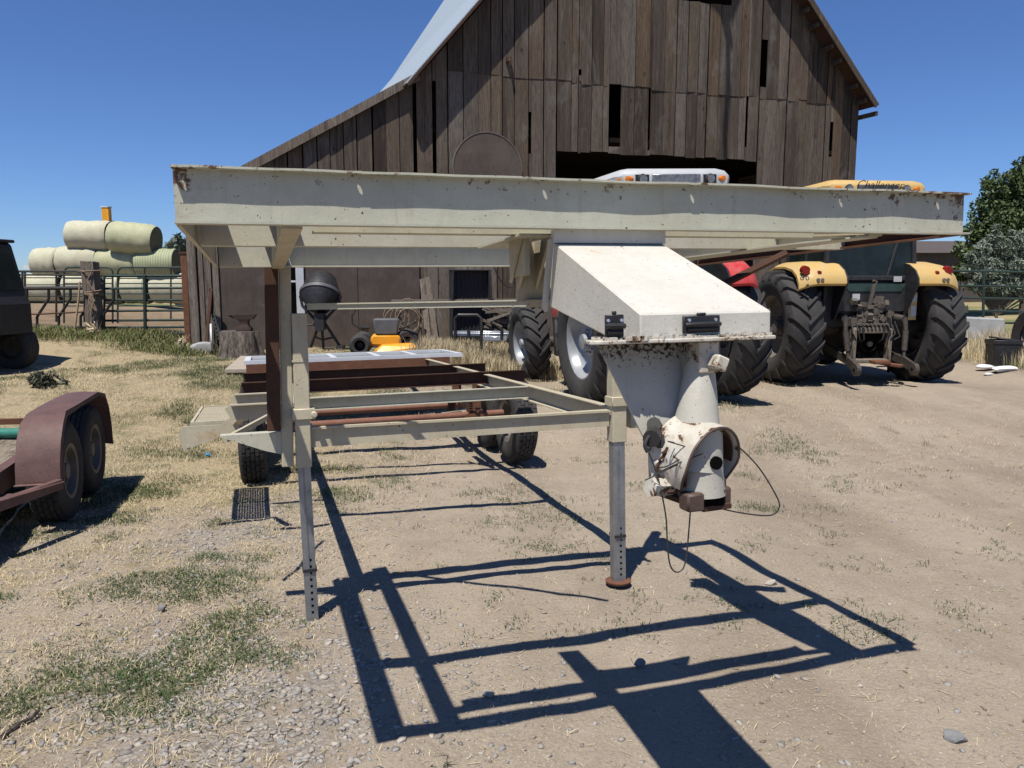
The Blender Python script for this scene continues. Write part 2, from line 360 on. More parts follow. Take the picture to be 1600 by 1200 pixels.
_n = m_bale.noise(5, 8, .75); _c = m_bale.mix(m_bale.ramp(_n, .35, .65), (.42, .41, .295), (.52, .505, .38)); _c = m_bale.mix(m_bale.ramp(m_bale.noise(1.3, 6, .7), .5, .7, 0, .5), _c, (.25, .235, .14)); _c = m_bale.mix(m_bale.ramp(m_bale.noise(3, 5, .7, m_bale.mapping((9, .8, .8))), .52, .7, 0, .4), _c, (.52, .50, .38))
_n2 = m_bale.noise(40, 4); _c = m_bale.mix(m_bale.ramp(_n2, .45, .7, 0, .5), _c, (.20, .185, .10)); m_bale.bump(_n2, .5, .02)
m_bale = m_bale.done(_c, .7, 0, .4)
def striped(name, c1, c2, ax, sc):
    k = NT(name); w = k.n("ShaderNodeTexWave"); w.bands_direction = ax; w.inputs["Scale"].default_value = sc; w.inputs["Distortion"].default_value = .6; k.l(k.tc, w.inputs["Vector"])
    col = k.mix(k.ramp(w.outputs["Fac"], .55, .75, 0, .8), c1, c2); n = k.noise(20, 5); col = k.mix(k.ramp(n, .4, .7, 0, .5), col, tuple(x*.6 for x in c1)); k.bump(n, .4, .02); return k.done(col, .65)
m_bale2 = plain("green_net_wrapped_hay", (.33, .34, .20), (.42, .42, .27), 4, .7, 0, .4)
m_balestripe = striped("striped_net_wrap", (.34, .35, .21), (.16, .22, .12), 'X', 3.2)
m_bale_end = plain("hay_end", (.10, .09, .06), (.16, .14, .09), 8, .95, 0, .8)
m_roof = striped("pale_corrugated_metal", (.31, .365, .42), (.25, .295, .34), 'Y', 1.6)
# ground
def ground_material():
    k = NT("yard_dirt"); zg = k.attr("grass"); zv = k.attr("gravel"); zf = k.attr("field")
    n1 = k.noise(.7, 8, .65); n2 = k.noise(6, 8, .7); n3 = k.noise(70, 5, .7); n4 = k.noise(24, 6, .75)
    dirt = k.mix(k.ramp(n1, .3, .7), (.30, .25, .19), (.245, .20, .15))
    dirt = k.mix(k.ramp(n2, .40, .72, 0, .6), dirt, (.36, .305, .238)); dirt = k.mix(k.ramp(n4, .5, .78, 0, .6), dirt, (.125, .095, .067))
    dirt = k.mix(k.ramp(n3, .46, .62, 0, .8), dirt, (.35, .295, .225)); dirt = k.mix(k.ramp(k.noise(110, 5, .75), .54, .68, 0, .62), dirt, (.14, .11, .08))
    wear = k.noise(.55, 5, .6, k.mapping((1.6, .42, 1))); dirt = k.mix(k.ramp(wear, .46, .66, 0, .30), dirt, (.165, .128, .092)); dirt = k.mix(k.ramp(k.noise(1.6, 6, .7), .55, .72, 0, .5), dirt, (.32, .265, .20))
    vd = k.n('ShaderNodeTexVoronoi'); vd.inputs['Scale'].default_value = 75; k.l(k.tc, vd.inputs['Vector']); sd_ = k.n('ShaderNodeSeparateColor'); k.l(vd.outputs['Color'], sd_.inputs[0])
    dot = k.math('MULTIPLY', k.ramp(vd.outputs['Distance'], .30, .22), k.math('GREATER_THAN', sd_.outputs[0], .72)); dirt = k.mix(dot, dirt, k.mix(sd_.outputs[1], (.46, .41, .34), (.22, .20, .18)))
    straw = k.mix(k.ramp(k.noise(45, 5, .7), .35, .65), (.40, .325, .205), (.21, .168, .105))
    wear = k.noise(.55, 5, .6, k.mapping((1.6, .42, 1))); dirt = k.mix(k.ramp(wear, .46, .66, 0, .30), dirt, (.165, .128, .092)); dirt = k.mix(k.ramp(k.noise(1.6, 6, .7), .55, .72, 0, .5), dirt, (.32, .265, .20))
    vd = k.n('ShaderNodeTexVoronoi'); vd.inputs['Scale'].default_value = 75; k.l(k.tc, vd.inputs['Vector']); sd_ = k.n('ShaderNodeSeparateColor'); k.l(vd.outputs['Color'], sd_.inputs[0])
    dot = k.math('MULTIPLY', k.ramp(vd.outputs['Distance'], .30, .22), k.math('GREATER_THAN', sd_.outputs[0], .72)); dirt = k.mix(dot, dirt, k.mix(sd_.outputs[1], (.46, .41, .34), (.22, .20, .18)))
    straw = k.mix(k.ramp(k.noise(2.2, 5), .5, .68, 0, .75), straw, (.10, .105, .048))
    vc = k.n("ShaderNodeTexVoronoi"); vc.inputs["Scale"].default_value = 48; k.l(k.tc, vc.inputs["Vector"])
    sep = k.n("ShaderNodeSeparateColor"); k.l(vc.outputs["Color"], sep.inputs[0])
    grav = k.mix(sep.outputs[0], (.19, .175, .16), (.38, .345, .30)); grav = k.mix(k.ramp(vc.outputs["Distance"], .45, .75, 0, .8), grav, (.15, .12, .09))
    e = k.noise(3.5, 7, .75); fg = k.ramp(k.math('ADD', zg, k.math('MULTIPLY', k.math('SUBTRACT', e, .5), 1.3)), .42, .62)
    fv = k.ramp(k.math('ADD', zv, k.math('MULTIPLY', k.math('SUBTRACT', k.noise(5, 7, .75), .5), 2.2)), .62, .95)
    col = k.mix(fv, dirt, grav); col = k.mix(fg, col, straw)
    field = k.mix(k.ramp(k.noise(.35, 5), .4, .6), (.30, .24, .13), (.13, .15, .06)); col = k.mix(zf, col, field); zc = k.attr('corral'); col = k.mix(k.math('MULTIPLY', zc, .85), col, k.mix(k.ramp(k.noise(2.5, 7, .75), .35, .65), (.10, .066, .042), (.235, .165, .105)))
    b1 = k.bump(n4, .5, .03); b2 = k.bump(n3, .45, .012, b1); k.bump(vc.outputs["Distance"], .25, .012, b2)
    return k.done(col, .95, 0, .12)
m_ground = ground_material()

# ================================================================ SETTING: ground
def sst(v): v = np.clip(v, 0, 1); return v*v*(3-2*v)
def z_grass(x, y):
    left = sst((-1.2-x)/1.3)*sst((y-4.4)/2.4)*sst((16.6-y)/1.0)
    barn = sst((y-11.2)/1.5)*sst((.9-x)/1.4)*sst((16.8-y)/1.0)
    nearl = .42*sst((-.5-x)/1.0)
    right = sst((x-9.0)/.9)*sst((y-10.8)/1.5)
    mid = .12*sst((y-6)/3)*sst((7-x)/3)
    return np.maximum.reduce([left*.78, barn*.9, nearl, right*.95, mid])
def z_gravel(x, y):
    a = .9*np.exp(-(((x+1.25)/1.1)**2+((y-3.0)/1.2)**2)); b = .8*np.exp(-(((x+2.0)/1.0)**2+((y-5.2)/1.3)**2))
    c = .62*np.exp(-(((x+.9)/.8)**2+((y-1.9)/.7)**2)); d = .30*np.exp(-(((x+.0)/1.6)**2+((y-1.8)/.9)**2))
    return np.maximum.reduce([a, b, c, d, np.full_like(x, .10)])
def micro(x, y):
    return (vnoise(x, y, .9, 1)-.5)*.030+(vnoise(x, y, .33, 2)-.5)*.022+(vnoise(x, y, .13, 3)-.5)*.013+(vnoise(x, y, .06, 5)-.5)*.006
def gfull(x, y): return gz(x, y)+micro(x, y)*np.clip(1-(np.hypot(x, y)-25)/20, 0, 1)
def axis(lo, hi, step, a, b):
    m = list(np.arange(lo, hi+1e-6, step)); v = lo; st = step
    while v > a: st *= 1.16; v -= st; m.insert(0, v)
    v = hi; st = step
    while v < b: st *= 1.16; v += st; m.append(v)
    return np.array(m)
gx, gy = axis(-6.5, 6.5, .05, -500, 500), axis(1.0, 9, .05, -60, 900)
GX, GY = np.meshgrid(gx, gy); nx, ny = len(gx), len(gy)
GZ = gfull(GX.ravel(), GY.ravel())
ii = (np.arange(ny-1)[:, None]*nx+np.arange(nx-1)).ravel()
gr = npmesh("ground", np.stack([GX.ravel(), GY.ravel(), GZ], 1), np.stack([ii, ii+1, ii+1+nx, ii+nx], 1), m_ground, smooth=True)
for nm, fn in (("grass", z_grass), ("gravel", z_gravel), ("corral", lambda x, y: sst((-5.2-x)/.8)*sst((y-16.7)/.8)*sst((29.5-y)/1.5)), ("field", lambda x, y: np.maximum(sst((y-27)/6), sst((x-10.8)/1.)*sst((y-19.5)/1.)))):
    a = gr.data.attributes.new(nm, 'FLOAT', 'POINT'); a.data.foreach_set("value", fn(GX.ravel(), GY.ravel()).astype(np.float32))
struct(gr, label="dry dirt farmyard ground with straw and gravel")

# ================================================================ SETTING: barn
PB = at(300, 545, 15.4); PB.z -= .05
MBN = Matrix.Translation(PB) @ Matrix.Rotation(R_(17), 4, 'Z'); MBI = MBN.inverted()
def fac(px, py):
    o = MBI @ Vector((0, 0, H)); d = MBI.to_3x3() @ ray(px, py); t = -o.y/d.y; p = o+d*t; return p.x, p.z
barn = thing("barn", "tall weathered brown plank barn with lean-to and gable front", "barn", M=MBN)
Js, Jz = fac(652, 120); E0s, E0z = fac(300, 316); Ks, Kz = fac(756, 0)
sl = (Kz-Jz)/(Ks-Js); LBs = Js+(9.6-Jz)/sl; LBz = 9.6
Rs, Rz = fac(1338, 150); R2s, R2z = fac(1243, 0); RBs = Rs+(9.6-Rz)*(R2s-Rs)/(R2z-Rz); RBz = 9.6
Aps, Apz = fac(1050, -262)[0], 13.0
rwall = fac(1338, 240)[0]
outline = [(0, E0z), (Js, Jz), (LBs, LBz), (Aps, Apz), (RBs, RBz), (Rs, Rz), (rwall, fac(1338, 178)[1])]
def roofz(s): return float(np.interp(s, [o[0] for o in outline[:6]], [o[1] for o in outline[:6]]))
jz0, jz1 = fac(733, 110), fac(1302, 158)
def joint(s): return jz0[1]+(jz1[1]-jz0[1])*(s-jz0[0])/(jz1[0]-jz0[0])
o0, o1 = fac(876, 236), fac(1180, 251)
h0, h1 = fac(966, -2), fac(1149, 18)
w0, w1 = fac(951, 131), fac(970, 228)
def gap_px(x0, x1, y0, y1): return fac(x0, (y0+y1)/2)[0], fac(x1, (y0+y1)/2)[0], fac(x0, y1)[1], fac(x0, y0)[1]
GAPS = sorted([gap_px(951, 970, 131, 229), gap_px(648, 651.5, 128, 285), gap_px(676.5, 681.5, 126, 285), gap_px(1189, 1198, 62, 136), gap_px(1296, 1301, 190, 245), gap_px(826, 830, 175, 240), gap_px(1013, 1016, 138, 235), gap_px(1165, 1168, 150, 230), gap_px(905, 908, 108, 118)])
b = MB(); s = .0; gi = 0
while s < rwall-.02:
    w = random.uniform(.25, .345); g = None
    if gi < len(GAPS) and s >= GAPS[gi][0]-.002: g = GAPS[gi]; w = g[1]-s; gi += 1
    elif gi < len(GAPS) and s+w > GAPS[gi][0]-.09: w = GAPS[gi][0]-s
    w = min(w, rwall-s); gap = 0 if g else random.choice([.01, .014, .018, .024, .034]); c = s+w/2
    top = 99.; dy = random.uniform(0, .022); x0, x1 = s, s+w-gap; tint = random.random(); lean = random.uniform(-.006, .006)
    lo = -.4
    if o0[0] < c < o1[0]: lo = o0[1]+(o1[1]-o0[1])*(c-o0[0])/(o1[0]-o0[0])+random.uniform(-.03, .03)
    def board(x0, x1, z0, z1, y):
        if g and g[2] < z1 and g[3] > z0:
            gg = g; board2(x0, x1, z0, gg[2], y); board2(x0, x1, gg[3], z1, y)
        else: board2(x0, x1, z0, z1, y)
    def board2(x0, x1, z0, z1, y):
        if z1-z0 < .05: return
        k = random.uniform(-.008, .008); t = min(z1, roofz(x0)-.02), min(z1, roofz(x1)-.02); q = lean if w > .1 else 0
        if z1-z0 > 30 and roofz(c)-z0 < .1: return
        if z1 < roofz(c)-.1: t = z1, z1+random.uniform(-.015, .015)
        yt = y-random.choice([0, 0, .004, .012])
        b.add([(x0, yt, z0), (x1, y, z0+k), (x1, y+.025, z0+k), (x0, yt+.025, z0), (x0+q, y, t[0]), (x1+q, yt, t[1]), (x1+q, yt+.025, t[1]), (x0+q, y+.025, t[0])],
              [(3, 2, 1, 0), (4, 5, 6, 7), (0, 1, 5, 4), (1, 2, 6, 5), (2, 3, 7, 6), (3, 0, 4, 7)], random.random())
    if jz0[0]-.35 < c < jz1[0]+.1:
        j = joint(c); board(x0, x1, lo, j+random.uniform(-.02, .03), -dy); lo2 = j-.06+random.uniform(-.05, .03)
        if h0[0] < c < h1[0]: board(x0, x1, lo2, h1[1]+.1, -.012-dy); board(x0, x1, 10.6, top, -.012-dy)
        else: board(x0, x1, lo2, top, -.012-dy)
    else: board(x0, x1, lo, top, -dy)
    s += w
b.build("front_wall", m_wood, barn, smooth=False, tint=True)
# body: skewed box behind the front
rd = Vector((-.092, .996, 0))*16
b = MB()
po = [(p[0], .12, p[1]-.06) for p in outline]; pr = [(0, .12, -.5)]+po+[(rwall, .12, -.5)]
rd2 = Vector((.02, 1, 0))*16; b.prism([pr[0], pr[1], (pr[1][0], .18, pr[1][2]), (pr[0][0], .18, pr[0][2])], rd2, .4)
n = len(pr); zt_ = pr[n-2][2]+.45; b.prism([pr[n-1], (pr[n-2][0], .12, zt_), (pr[n-2][0]-.05, .12, zt_), (pr[n-1][0]-.05, .12, pr[n-1][2])], rd, .6)
b.prism([Vector(p)+rd for p in [(Js, .12, -.5)]+pr[2:]], (0, .06, 0), .5); b.prism([Vector(p)+rd2 for p in (pr[0], pr[1], pr[2], (Js, .12, -.5))], (0, .06, 0), .5)
b.build("side_wall", m_wood, barn, smooth=False, tint=True)
b = MB()                                                # unseen loft floor and partition, added to block light and keep the inside dark
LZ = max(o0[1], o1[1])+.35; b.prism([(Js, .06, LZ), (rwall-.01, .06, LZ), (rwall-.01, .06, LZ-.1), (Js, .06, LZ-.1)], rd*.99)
b.box(Js+.1, rwall-.45, 4.5, 4.6, -.4, LZ-.11); b.build("inside_light_block", m_loft, barn, smooth=False)
def slab(mb, a, c, th, ov, rd=rd, z0=0):                             # roof plane from a (low) to c (high), overhang ov in front
    a = Vector((a[0], -ov, a[1])); c = Vector((c[0], -ov, c[1])); u = (c-a).normalized(); nn = Vector((-u.z, 0, u.x))
    if nn.z < 0: nn = -nn
    L = rd*1.02+Vector((0, ov, 0)); mb.prism([a+nn*z0, c+nn*z0, c+nn*th, a+nn*th], L)
def ext(a, c, k): u = Vector((c[0]-a[0], c[1]-a[1])).normalized(); return a[0]-u.x*k, a[1]-u.y*k
for nm_, mt_, za, zb in (("roof", m_roof, .055, .075), ("roof_boards", m_rustdark, 0, .05)):
    b = MB(); slab(b, ext((Js-.25, Jz-.25*sl), (LBs, LBz), .0), (LBs, LBz), zb, .42, rd, za); slab(b, (LBs, LBz), (Aps, Apz), zb, .42, rd, za); slab(b, (RBs, RBz), (Aps, Apz), zb, .42, rd, za)
    slab(b, ext((Rs, Rz), (RBs, RBz), .42), (RBs, RBz), zb, .42, rd, za); b.build(nm_, mt_, barn, smooth=False)
b = MB(); slab(b, ext((0, E0z), (Js, Jz), .12), (Js-.02, Jz), .05, .12, rd2); b.build("lean_to_roof", m_rustdark, barn, smooth=False)
def fascia(mb, a, c, y, hgt):
    mb.bar((a[0], y, a[1]-.02), (c[0], y, c[1]-.02), .03, hgt, tint=random.random())
b = MB(); fascia(b, ext((0, E0z), (Js, Jz), .15), ((Js)*.62, E0z+(Jz-E0z)*.62), -.14, .17); fascia(b, ((Js)*.60, E0z+(Jz-E0z)*.60-.01), (Js, Jz), -.135, .16)
b.build("barge_board", m_oldwood, barn, smooth=False, tint=True, each=True)
b = MB(); fascia(b, ext((Rs, Rz), (RBs, RBz), .40), (RBs, RBz), -.43, .13); b.build("barge_board", m_wood, barn, smooth=False, tint=True)
b = MB(); b.bar((Rs+.30, -.40, Rz-.48), (Rs+.30+rd.x*.4, rd.y*.4, Rz-.48), .08, .10, tint=.2); b.build("eave_board", m_wood, barn, smooth=False, tint=True)
b = MB()
for k in range(9):
    f = (k+random.uniform(-.2, .2))/9; q = (Rs+(RBs-Rs)*f, Rz+(RBz-Rz)*f); b.box(q[0]-.04, q[0]+.04, -.36, 0, q[1]-.22, q[1]-.13, .1)
b.build("lookout", m_wood, barn, smooth=False, tint=True, each=True)
# hay hood with a hanging rope: its pointed shadow falls on the gable
b = MB(); tip = Vector((Aps-.05, -1.9, Apz+.15))
lw, rw = Vector((Aps-2.3, -.42, Apz-1.9)), Vector((Aps+2.3, -.42, Apz-1.9)); top = Vector((Aps, -.42, Apz+.05))
for e in (lw, rw): b.prism([tip, top, e], (0, 0, .05), .4)
b.bar((Aps, -.42, Apz-.25), tip+Vector((0, 0, -.35)), .15, .2)
b.build("hay_hood", m_wood, barn, smooth=False, tint=True)
b = MB(); b.tube([tip+Vector((.0, .05, -.3)), tip+Vector((.05, .05, -1.5)), tip+Vector((.02, .06, -2.6)), tip+Vector((.05, .05, -3.3))], .055, 6); b.build("hay_rope", m_rope, barn)
# plywood sheets on the lean-to, corner boards, round board, door
b = MB(); sx = [fac(346, 480)[0], fac(440, 480)[0]]; tz = fac(500, 390)[1]
xs = [fac(p, 480)[0] for p in (347, 450)]; b.box(xs[0], xs[1], -.06, -.03, -.35, tz)
xs = [fac(p, 480)[0] for p in (468, 560, 656)]
for i in range(2): b.box(xs[i], xs[i+1]-.012, -.06-.004*i, -.03, -.35, tz)
b.build("plywood_panel", m_ply, barn, smooth=False, each=True)
b = MB()
for (p0, p1, y) in ((297, 312, -.10), (313, 322, -.06), (322, 334, -.08), (335, 346, -.09)):
    b.box(fac(p0, 480)[0], fac(p1, 480)[0]-.02, y, -.02, -.4, fac(p0, 372)[1]+random.uniform(-.1, .1), random.random())
xa = fac(662, 480)[0]
for k in range(5): b.box(xa+k*.33, xa+k*.33+.31, -.055-random.random()*.02, -.03, -.35, tz+.1, random.random())
b.build("corner_board", m_oldwood, barn, smooth=False, tint=True, each=True)
rb = fac(760, 265); rr = fac(812, 265)[0]-rb[0]
b = MB(); b.M = Matrix.Translation((rb[0], -.11, rb[1])); b.cyl((0, 0, 0), (0, .05, 0), rr, n=48)
rp = b.build("round_panel", m_ply, barn)
b = MB(); b.M = Matrix.Translation((rb[0], -.11, rb[1])); b.lathe([(rr, -.01), (rr+.02, -.01), (rr+.02, .05), (rr, .05)], 48, 'y'); b.build("rim_strip", m_stump0, rp)
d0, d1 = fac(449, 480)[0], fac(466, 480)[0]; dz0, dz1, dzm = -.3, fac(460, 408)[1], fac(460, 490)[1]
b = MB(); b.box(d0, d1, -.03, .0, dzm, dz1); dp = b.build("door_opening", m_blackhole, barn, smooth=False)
b = MB(); b.box(d0-.02, d1+.02, -.075, -.04, dz0, dzm); b.build("door_panel", m_grey, dp, smooth=False)
b = MB(); b.box(d1-.03, d1+.13, -.11, -.062, dz0, dz1); b.box(d0-.05, d0, -.11, -.062, dz0, dz1); zz = fac(460, 440)[1]; b.box(d0, d1-.03, -.09, -.062, zz-.02, zz+.02); b.build("door_frame", m_frame, dp, smooth=False, bevel=.006)
# small pulley block nailed under the gable
q = fac(793, 95); b = MB(); b.M = Matrix.Translation((q[0], -.12, q[1])); b.box(-.05, .05, 0, .09, -.05, .05); b.tube([(0, 0, 0), (0, -.06, -.05), (0.01, -.05, -.16)], .025, 8); b.build("bracket", m_rustdark, barn, each=True)

# ================================================================ SETTING: trees, far things
def leaves(name, blobs, n, size, mat, parent, stretch=1., sky_gap=.2):
    cs = np.array([q[0] for q in blobs]); rs = np.array([q[1] for q in blobs]); vol = rs.prod(1)
    pick = RNG.choice(len(blobs), n, p=vol/vol.sum()); u = RNG.normal(size=(n, 3)); u /= np.linalg.norm(u, axis=1)[:, None]
    rad = RNG.random(n)**(.38); clump = RNG.normal(size=(n//10+1, 3))*.0
    P = cs[pick]+u*rs[pick]*rad[:, None]
    g = vnoise(P[:, 0]*1.+P[:, 2]*.6, P[:, 1]+P[:, 2]*.8, .9*size*6, 9); keep = g > sky_gap; P = P[keep]; n = len(P)
    a = RNG.normal(size=(n, 3)); a /= np.linalg.norm(a, axis=1)[:, None]; c = np.cross(a, RNG.normal(size=(n, 3))); c /= np.linalg.norm(c, axis=1)[:, None]
    s = size*RNG.uniform(.6, 1.4, n)[:, None]
    v = np.stack([P-a*s*stretch, P+c*s*.45, P+a*s*stretch, P-c*s*.45], 1).reshape(-1, 3)
    t = np.clip(.5*RNG.random(n)+.5*vnoise(P[:, 0]+P[:, 2], P[:, 1]-P[:, 2], size*10, 4), 0, 1)
    o = npmesh(name, v, np.arange(4*n).reshape(n, 4), mat, tint=t); o.parent = parent; return o
def tree(name, label, px, Y, pts, n, size, mat, trunk_h, stretch=1., cat="tree", group=None, gap=.25):
    """pts: (px, py, radius px x, radius px y) lobes seen in the photograph at distance Y"""
    base = at(px, 440, Y); base.z = g1(base.x, base.y)
    t = thing(name, label, cat, base, 0, group); bl = []; k = Y/F
    q_ = []
    for (x, y, a, c) in pts:
        q_.append((x, y, a*.72, c*.72))
        for j in range(4 if len(pts) > 4 else 0):
            g = random.uniform(0, 6.28); q_.append((x+a*.85*math.cos(g), y+c*.85*math.sin(g), a*random.uniform(.22, .42), c*random.uniform(.22, .42)))
    pts = q_
    for (x, y, a, c) in pts:
        p = at(x, y, Y)-base; bl.append((np.array(p)+np.array((0, random.uniform(-.4, .4)*a*k, 0)), np.array((a*k, a*k*.8, c*k))))
    leaves("crown", bl, n, size, mat, t, stretch, gap)
    b = MB(); b.tube([(0, 0, -.2), (.05, 0, trunk_h*.5), (0, .1, trunk_h)], [.035*trunk_h+.06, .03*trunk_h+.04, .02*trunk_h+.03], 10)
    for q in bl: b.tube([(0, .05, trunk_h*.6), Vector(q[0])*.6+Vector((0, 0, trunk_h*.25)), Vector(q[0])], [.02*trunk_h+.02, .012*trunk_h+.015, .01], 7)
    b.build("trunk", m_bark, t); return t
tree("leafy_tree", "tall dark green leafy tree behind the right pipe fence", 1600, 34, [(1590, 330, 62, 70), (1560, 360, 45, 55), (1625, 320, 50, 65), (1545, 385, 40, 45), (1620, 400, 60, 60), (1580, 290, 40, 32), (1540, 330, 30, 38), (1665, 350, 60, 80), (1520, 405, 30, 38)], 42000, .095, m_leaf, 2.4, gap=.24)
tree("silver_bush", "silvery grey willow-like bush in front of the dark green tree", 1560, 30, [(1540, 388, 16, 20), (1556, 372, 13, 18), (1572, 392, 18, 16), (1528, 408, 18, 16), (1590, 376, 14, 20), (1604, 396, 18, 18), (1548, 410, 20, 14), (1515, 420, 14, 12), (1580, 412, 22, 16), (1622, 382, 20, 26), (1610, 420, 24, 16), (1560, 428, 30, 12), (1640, 405, 22, 28), (1534, 430, 22, 12), (1545, 446, 26, 14), (1585, 448, 30, 14), (1622, 448, 30, 16), (1518, 446, 16, 10)], 26000, .062, m_olive, .45, 2.2, "bush", gap=.16)
tree("pale_tree", "pale grey-green round tree behind the hay bales beside the barn", 285, 55, [(287, 395, 24, 28), (270, 405, 18, 20), (300, 385, 20, 24), (280, 420, 26, 18), (300, 415, 22, 20)], 4000, .24, m_olive, 1.6, 1.2)
tree("narrow_tree", "dark tree rising behind the black utility vehicle", -6, 45, [(-8, 410, 20, 30), (2, 398, 8, 16), (6, 410, 9, 14), (-14, 390, 18, 20)], 1500, .2, m_leaf, 2, gap=.4)
for i, (x, y, a, c, lab) in enumerate(((1500, 425, 22, 18, "low dark green shrub at the foot of the leafy tree"), (1640, 435, 40, 22, "low green shrub right of the silvery bush"))):
    tree("low_shrub", lab, x, 31+i, [(x, y, a, c), (x+12, y+6, a*.7, c*.7), (x-14, y+6, a*.6, c*.7)], 3000, .08, m_leaf, .5, cat="shrub", group="shrubs under the right trees")
# far buildings
def mbx(name, label, cat, p, dims, mat, rz=0):
    t = thing(name, label, cat, p, rz); w, d, h = dims; b = MB(); b.box(-w/2, w/2, 0, d, -.3, h); b.build("wall", mat, t, smooth=False); return t
q = at(1440, 440, 46); q.z = g1(q.x, q.y); t = mbx("farm_shed", "low brown windowless shed far behind the yellow tractor", "shed", q, (9, 6, 3.0), m_farbrown)
b = MB(); b.prism([(-4.8, -.4, 2.95), (-4.8, 3, 3.8), (-4.8, 6.4, 2.95)], (9.6, 0, 0)); b.build("roof", m_farbrown, t, smooth=False)
q = at(80, 440, 60); q.z = g1(q.x, q.y); t = thing("farm_building", "small white-roofed building far left behind the bales", "building", q)
zt = at(80, 420, 60).z-q.z; wx = 62*60/F
b = MB(); b.box(-wx/2, wx/2, 0, 4, -.3, zt); wl = b.build("wall", m_grey, t, smooth=False)
b = MB(); b.prism([(-wx/2-.3, -.3, zt), (wx/2+.3, -.3, zt-.1), (wx/2+.3, -.3, zt+.18), (-wx/2-.3, -.3, zt+.28)], (0, 5, 0)); b.build("roof", m_tin, t, smooth=False)
for k in range(3):
    b = MB(); x = -wx/2+.35+k*.98; b.box(x, x+.7, -.03, .02, zt-.75, zt-.15); f = b.build("window", m_glass, t, smooth=False)
q = at(283, 440, 36); q.z = g1(q.x, q.y); t = thing("red_machine", "red farm machine half hidden behind the striped hay bale", "farm machine", q)
b = MB(); z = at(283, 405, 36).z-q.z; b.prism([(-.5, 0, .6), (.8, 0, .6), (.8, 0, z), (-.1, 0, z), (-.5, 0, z-.3)], (0, 1.2, 0)); b.build("body", m_farred, t, smooth=False, bevel=.03)
b = MB(); b.lathe([(.1, -.1), (.45, -.1), (.5, -.05), (.5, .05), (.45, .1), (.1, .1)], 20, 'y', c=(.1, -.1, .45)); b.build("wheel", m_rubber, t)

# ---------------------------------------------------------------- hay bales
def bale(label, x0, x1, ytop, Y, mat, tilt=0, r=.6, yaw=0, zc=None):
    a, c = at(x0, ytop, Y), at(x1, ytop, Y); L = (c-a).length; m = (a+c)/2
    t = thing("hay_bale", label, "hay bale", (m.x, m.y+r, a.z-r), yaw, "round hay bales stacked behind the gate"); t.rotation_euler = (random.random()*.3, R_(tilt), yaw)
    b = MB(); ns = 14; rings = []
    for i in range(ns+1):
        f = i/ns; ed = min(f, 1-f); sag = 1+.02*math.sin(f*7+x0)+.015*math.sin(f*19+x1); rr = r*(1-.06*max(0, 1-ed/.07)**2)*sag; x = -L/2+L*f
        rings.append([(x, (rr+random.uniform(-.012, .012))*math.cos(q*2*math.pi/30), (rr+random.uniform(-.012, .012))*math.sin(q*2*math.pi/30)) for q in range(30)])
    b.loft(rings, cap=False); b.build("net_wrap", mat, t)
    b = MB()
    for sx in (-1, 1): b.M = Matrix.Translation((sx*(L/2-.02), 0, 0)); b.lathe([(0, sx*.03), (r*.5, sx*.05), (r*.92, 0)], 24, 'x')
    b.build("hay_face", m_bale_end, t, each=True); return t
BY = 30
bale("pale hay bale on top of the stack, left of the darker top one", 96, 160, 343, BY, m_bale, 1)
bale("greener hay bale on top of the stack, dark end facing right", 161, 231, 346, BY-.3, m_bale2, 6, .62)
bale("pale hay bale at the left end of the middle row", 41, 79, 386, BY, m_bale)
bale("long pale hay bale second in the middle row", 80, 143, 383, BY, m_bale)
bale("greenish hay bale in the middle row behind the wooden post", 143, 204, 386, BY, m_bale2, 1)
bale("green striped net-wrapped bale at the right end of the middle row", 205, 266, 388, BY-.2, m_balestripe, -2, .58)
for x0, x1, lab in ((28, 84, "straw-coloured hay bale in the bottom row at the far left"), (91, 138, "straw-coloured hay bale in the bottom row left of the post"),
                    (160, 180, "dark-ended hay bale in the bottom row right of the post"), (184, 222, "grey hay bale in the bottom row behind the green gate"), (229, 288, "pale hay bale in the bottom row nearest the barn")):
    bale(lab, x0, x1, 426, BY-.1, m_bale, 0, .6)
q = at(171, 440, 33); q.z = g1(q.x, q.y); zt = at(171, 324, 33).z-q.z
t = thing("loader_mast", "orange-yellow loader mast poking up behind the top bales", "loader", q)
b = MB(); b.box(-.14, .14, 0, .3, 0, zt); b.build("mast", m_mower, t, bevel=.02); b = MB(); b.box(-.16, .16, -.02, .32, zt, zt+.05); b.build("cap", m_tin, t)
b = MB(); b.box(.14, .28, .05, .2, zt-1.3, zt-.55); b.box(-.3, .3, -.05, .4, 0, .4); b.build("bracket", m_dark, t)

# ---------------------------------------------------------------- left fences
def pipe_px(b, pts, Y, r, n=8): b.tube([at(x, y, Y) for x, y in pts], r, n)
def world_thing(name, label, cat, px, py, Y, group=None):
    p = at(px, py, Y); p.z = g1(p.x, p.y); t = thing(name, label, cat, p, 0, group); return t, p
def sub(b, t, name, mat, **k):
    b.M = Matrix(); off = Vector(t.location); b.v = [tuple(Vector(v)-off) for v in b.v]; return b.build(name, mat, t, **k)
t, p = world_thing("feed_panel", "dark tube feeder fence panel with bent bars left of the post", "fence", 80, 515, 15.6)
b = MB(); pipe_px(b, [(-20, 424), (120, 424), (131, 427), (134, 436), (141, 512)], 15.6, .022); pipe_px(b, [(-20, 429), (131, 430)], 15.6, .018)
pipe_px(b, [(-20, 451), (137, 450)], 15.6, .04); pipe_px(b, [(-20, 514), (141, 511)], 15.6, .018); sub(b, t, "frame", m_dark)
b = MB(); pipe_px(b, [(-20, 491), (60, 491), (139, 487)], 15.55, .014); sub(b, t, "rail", m_rustdark)
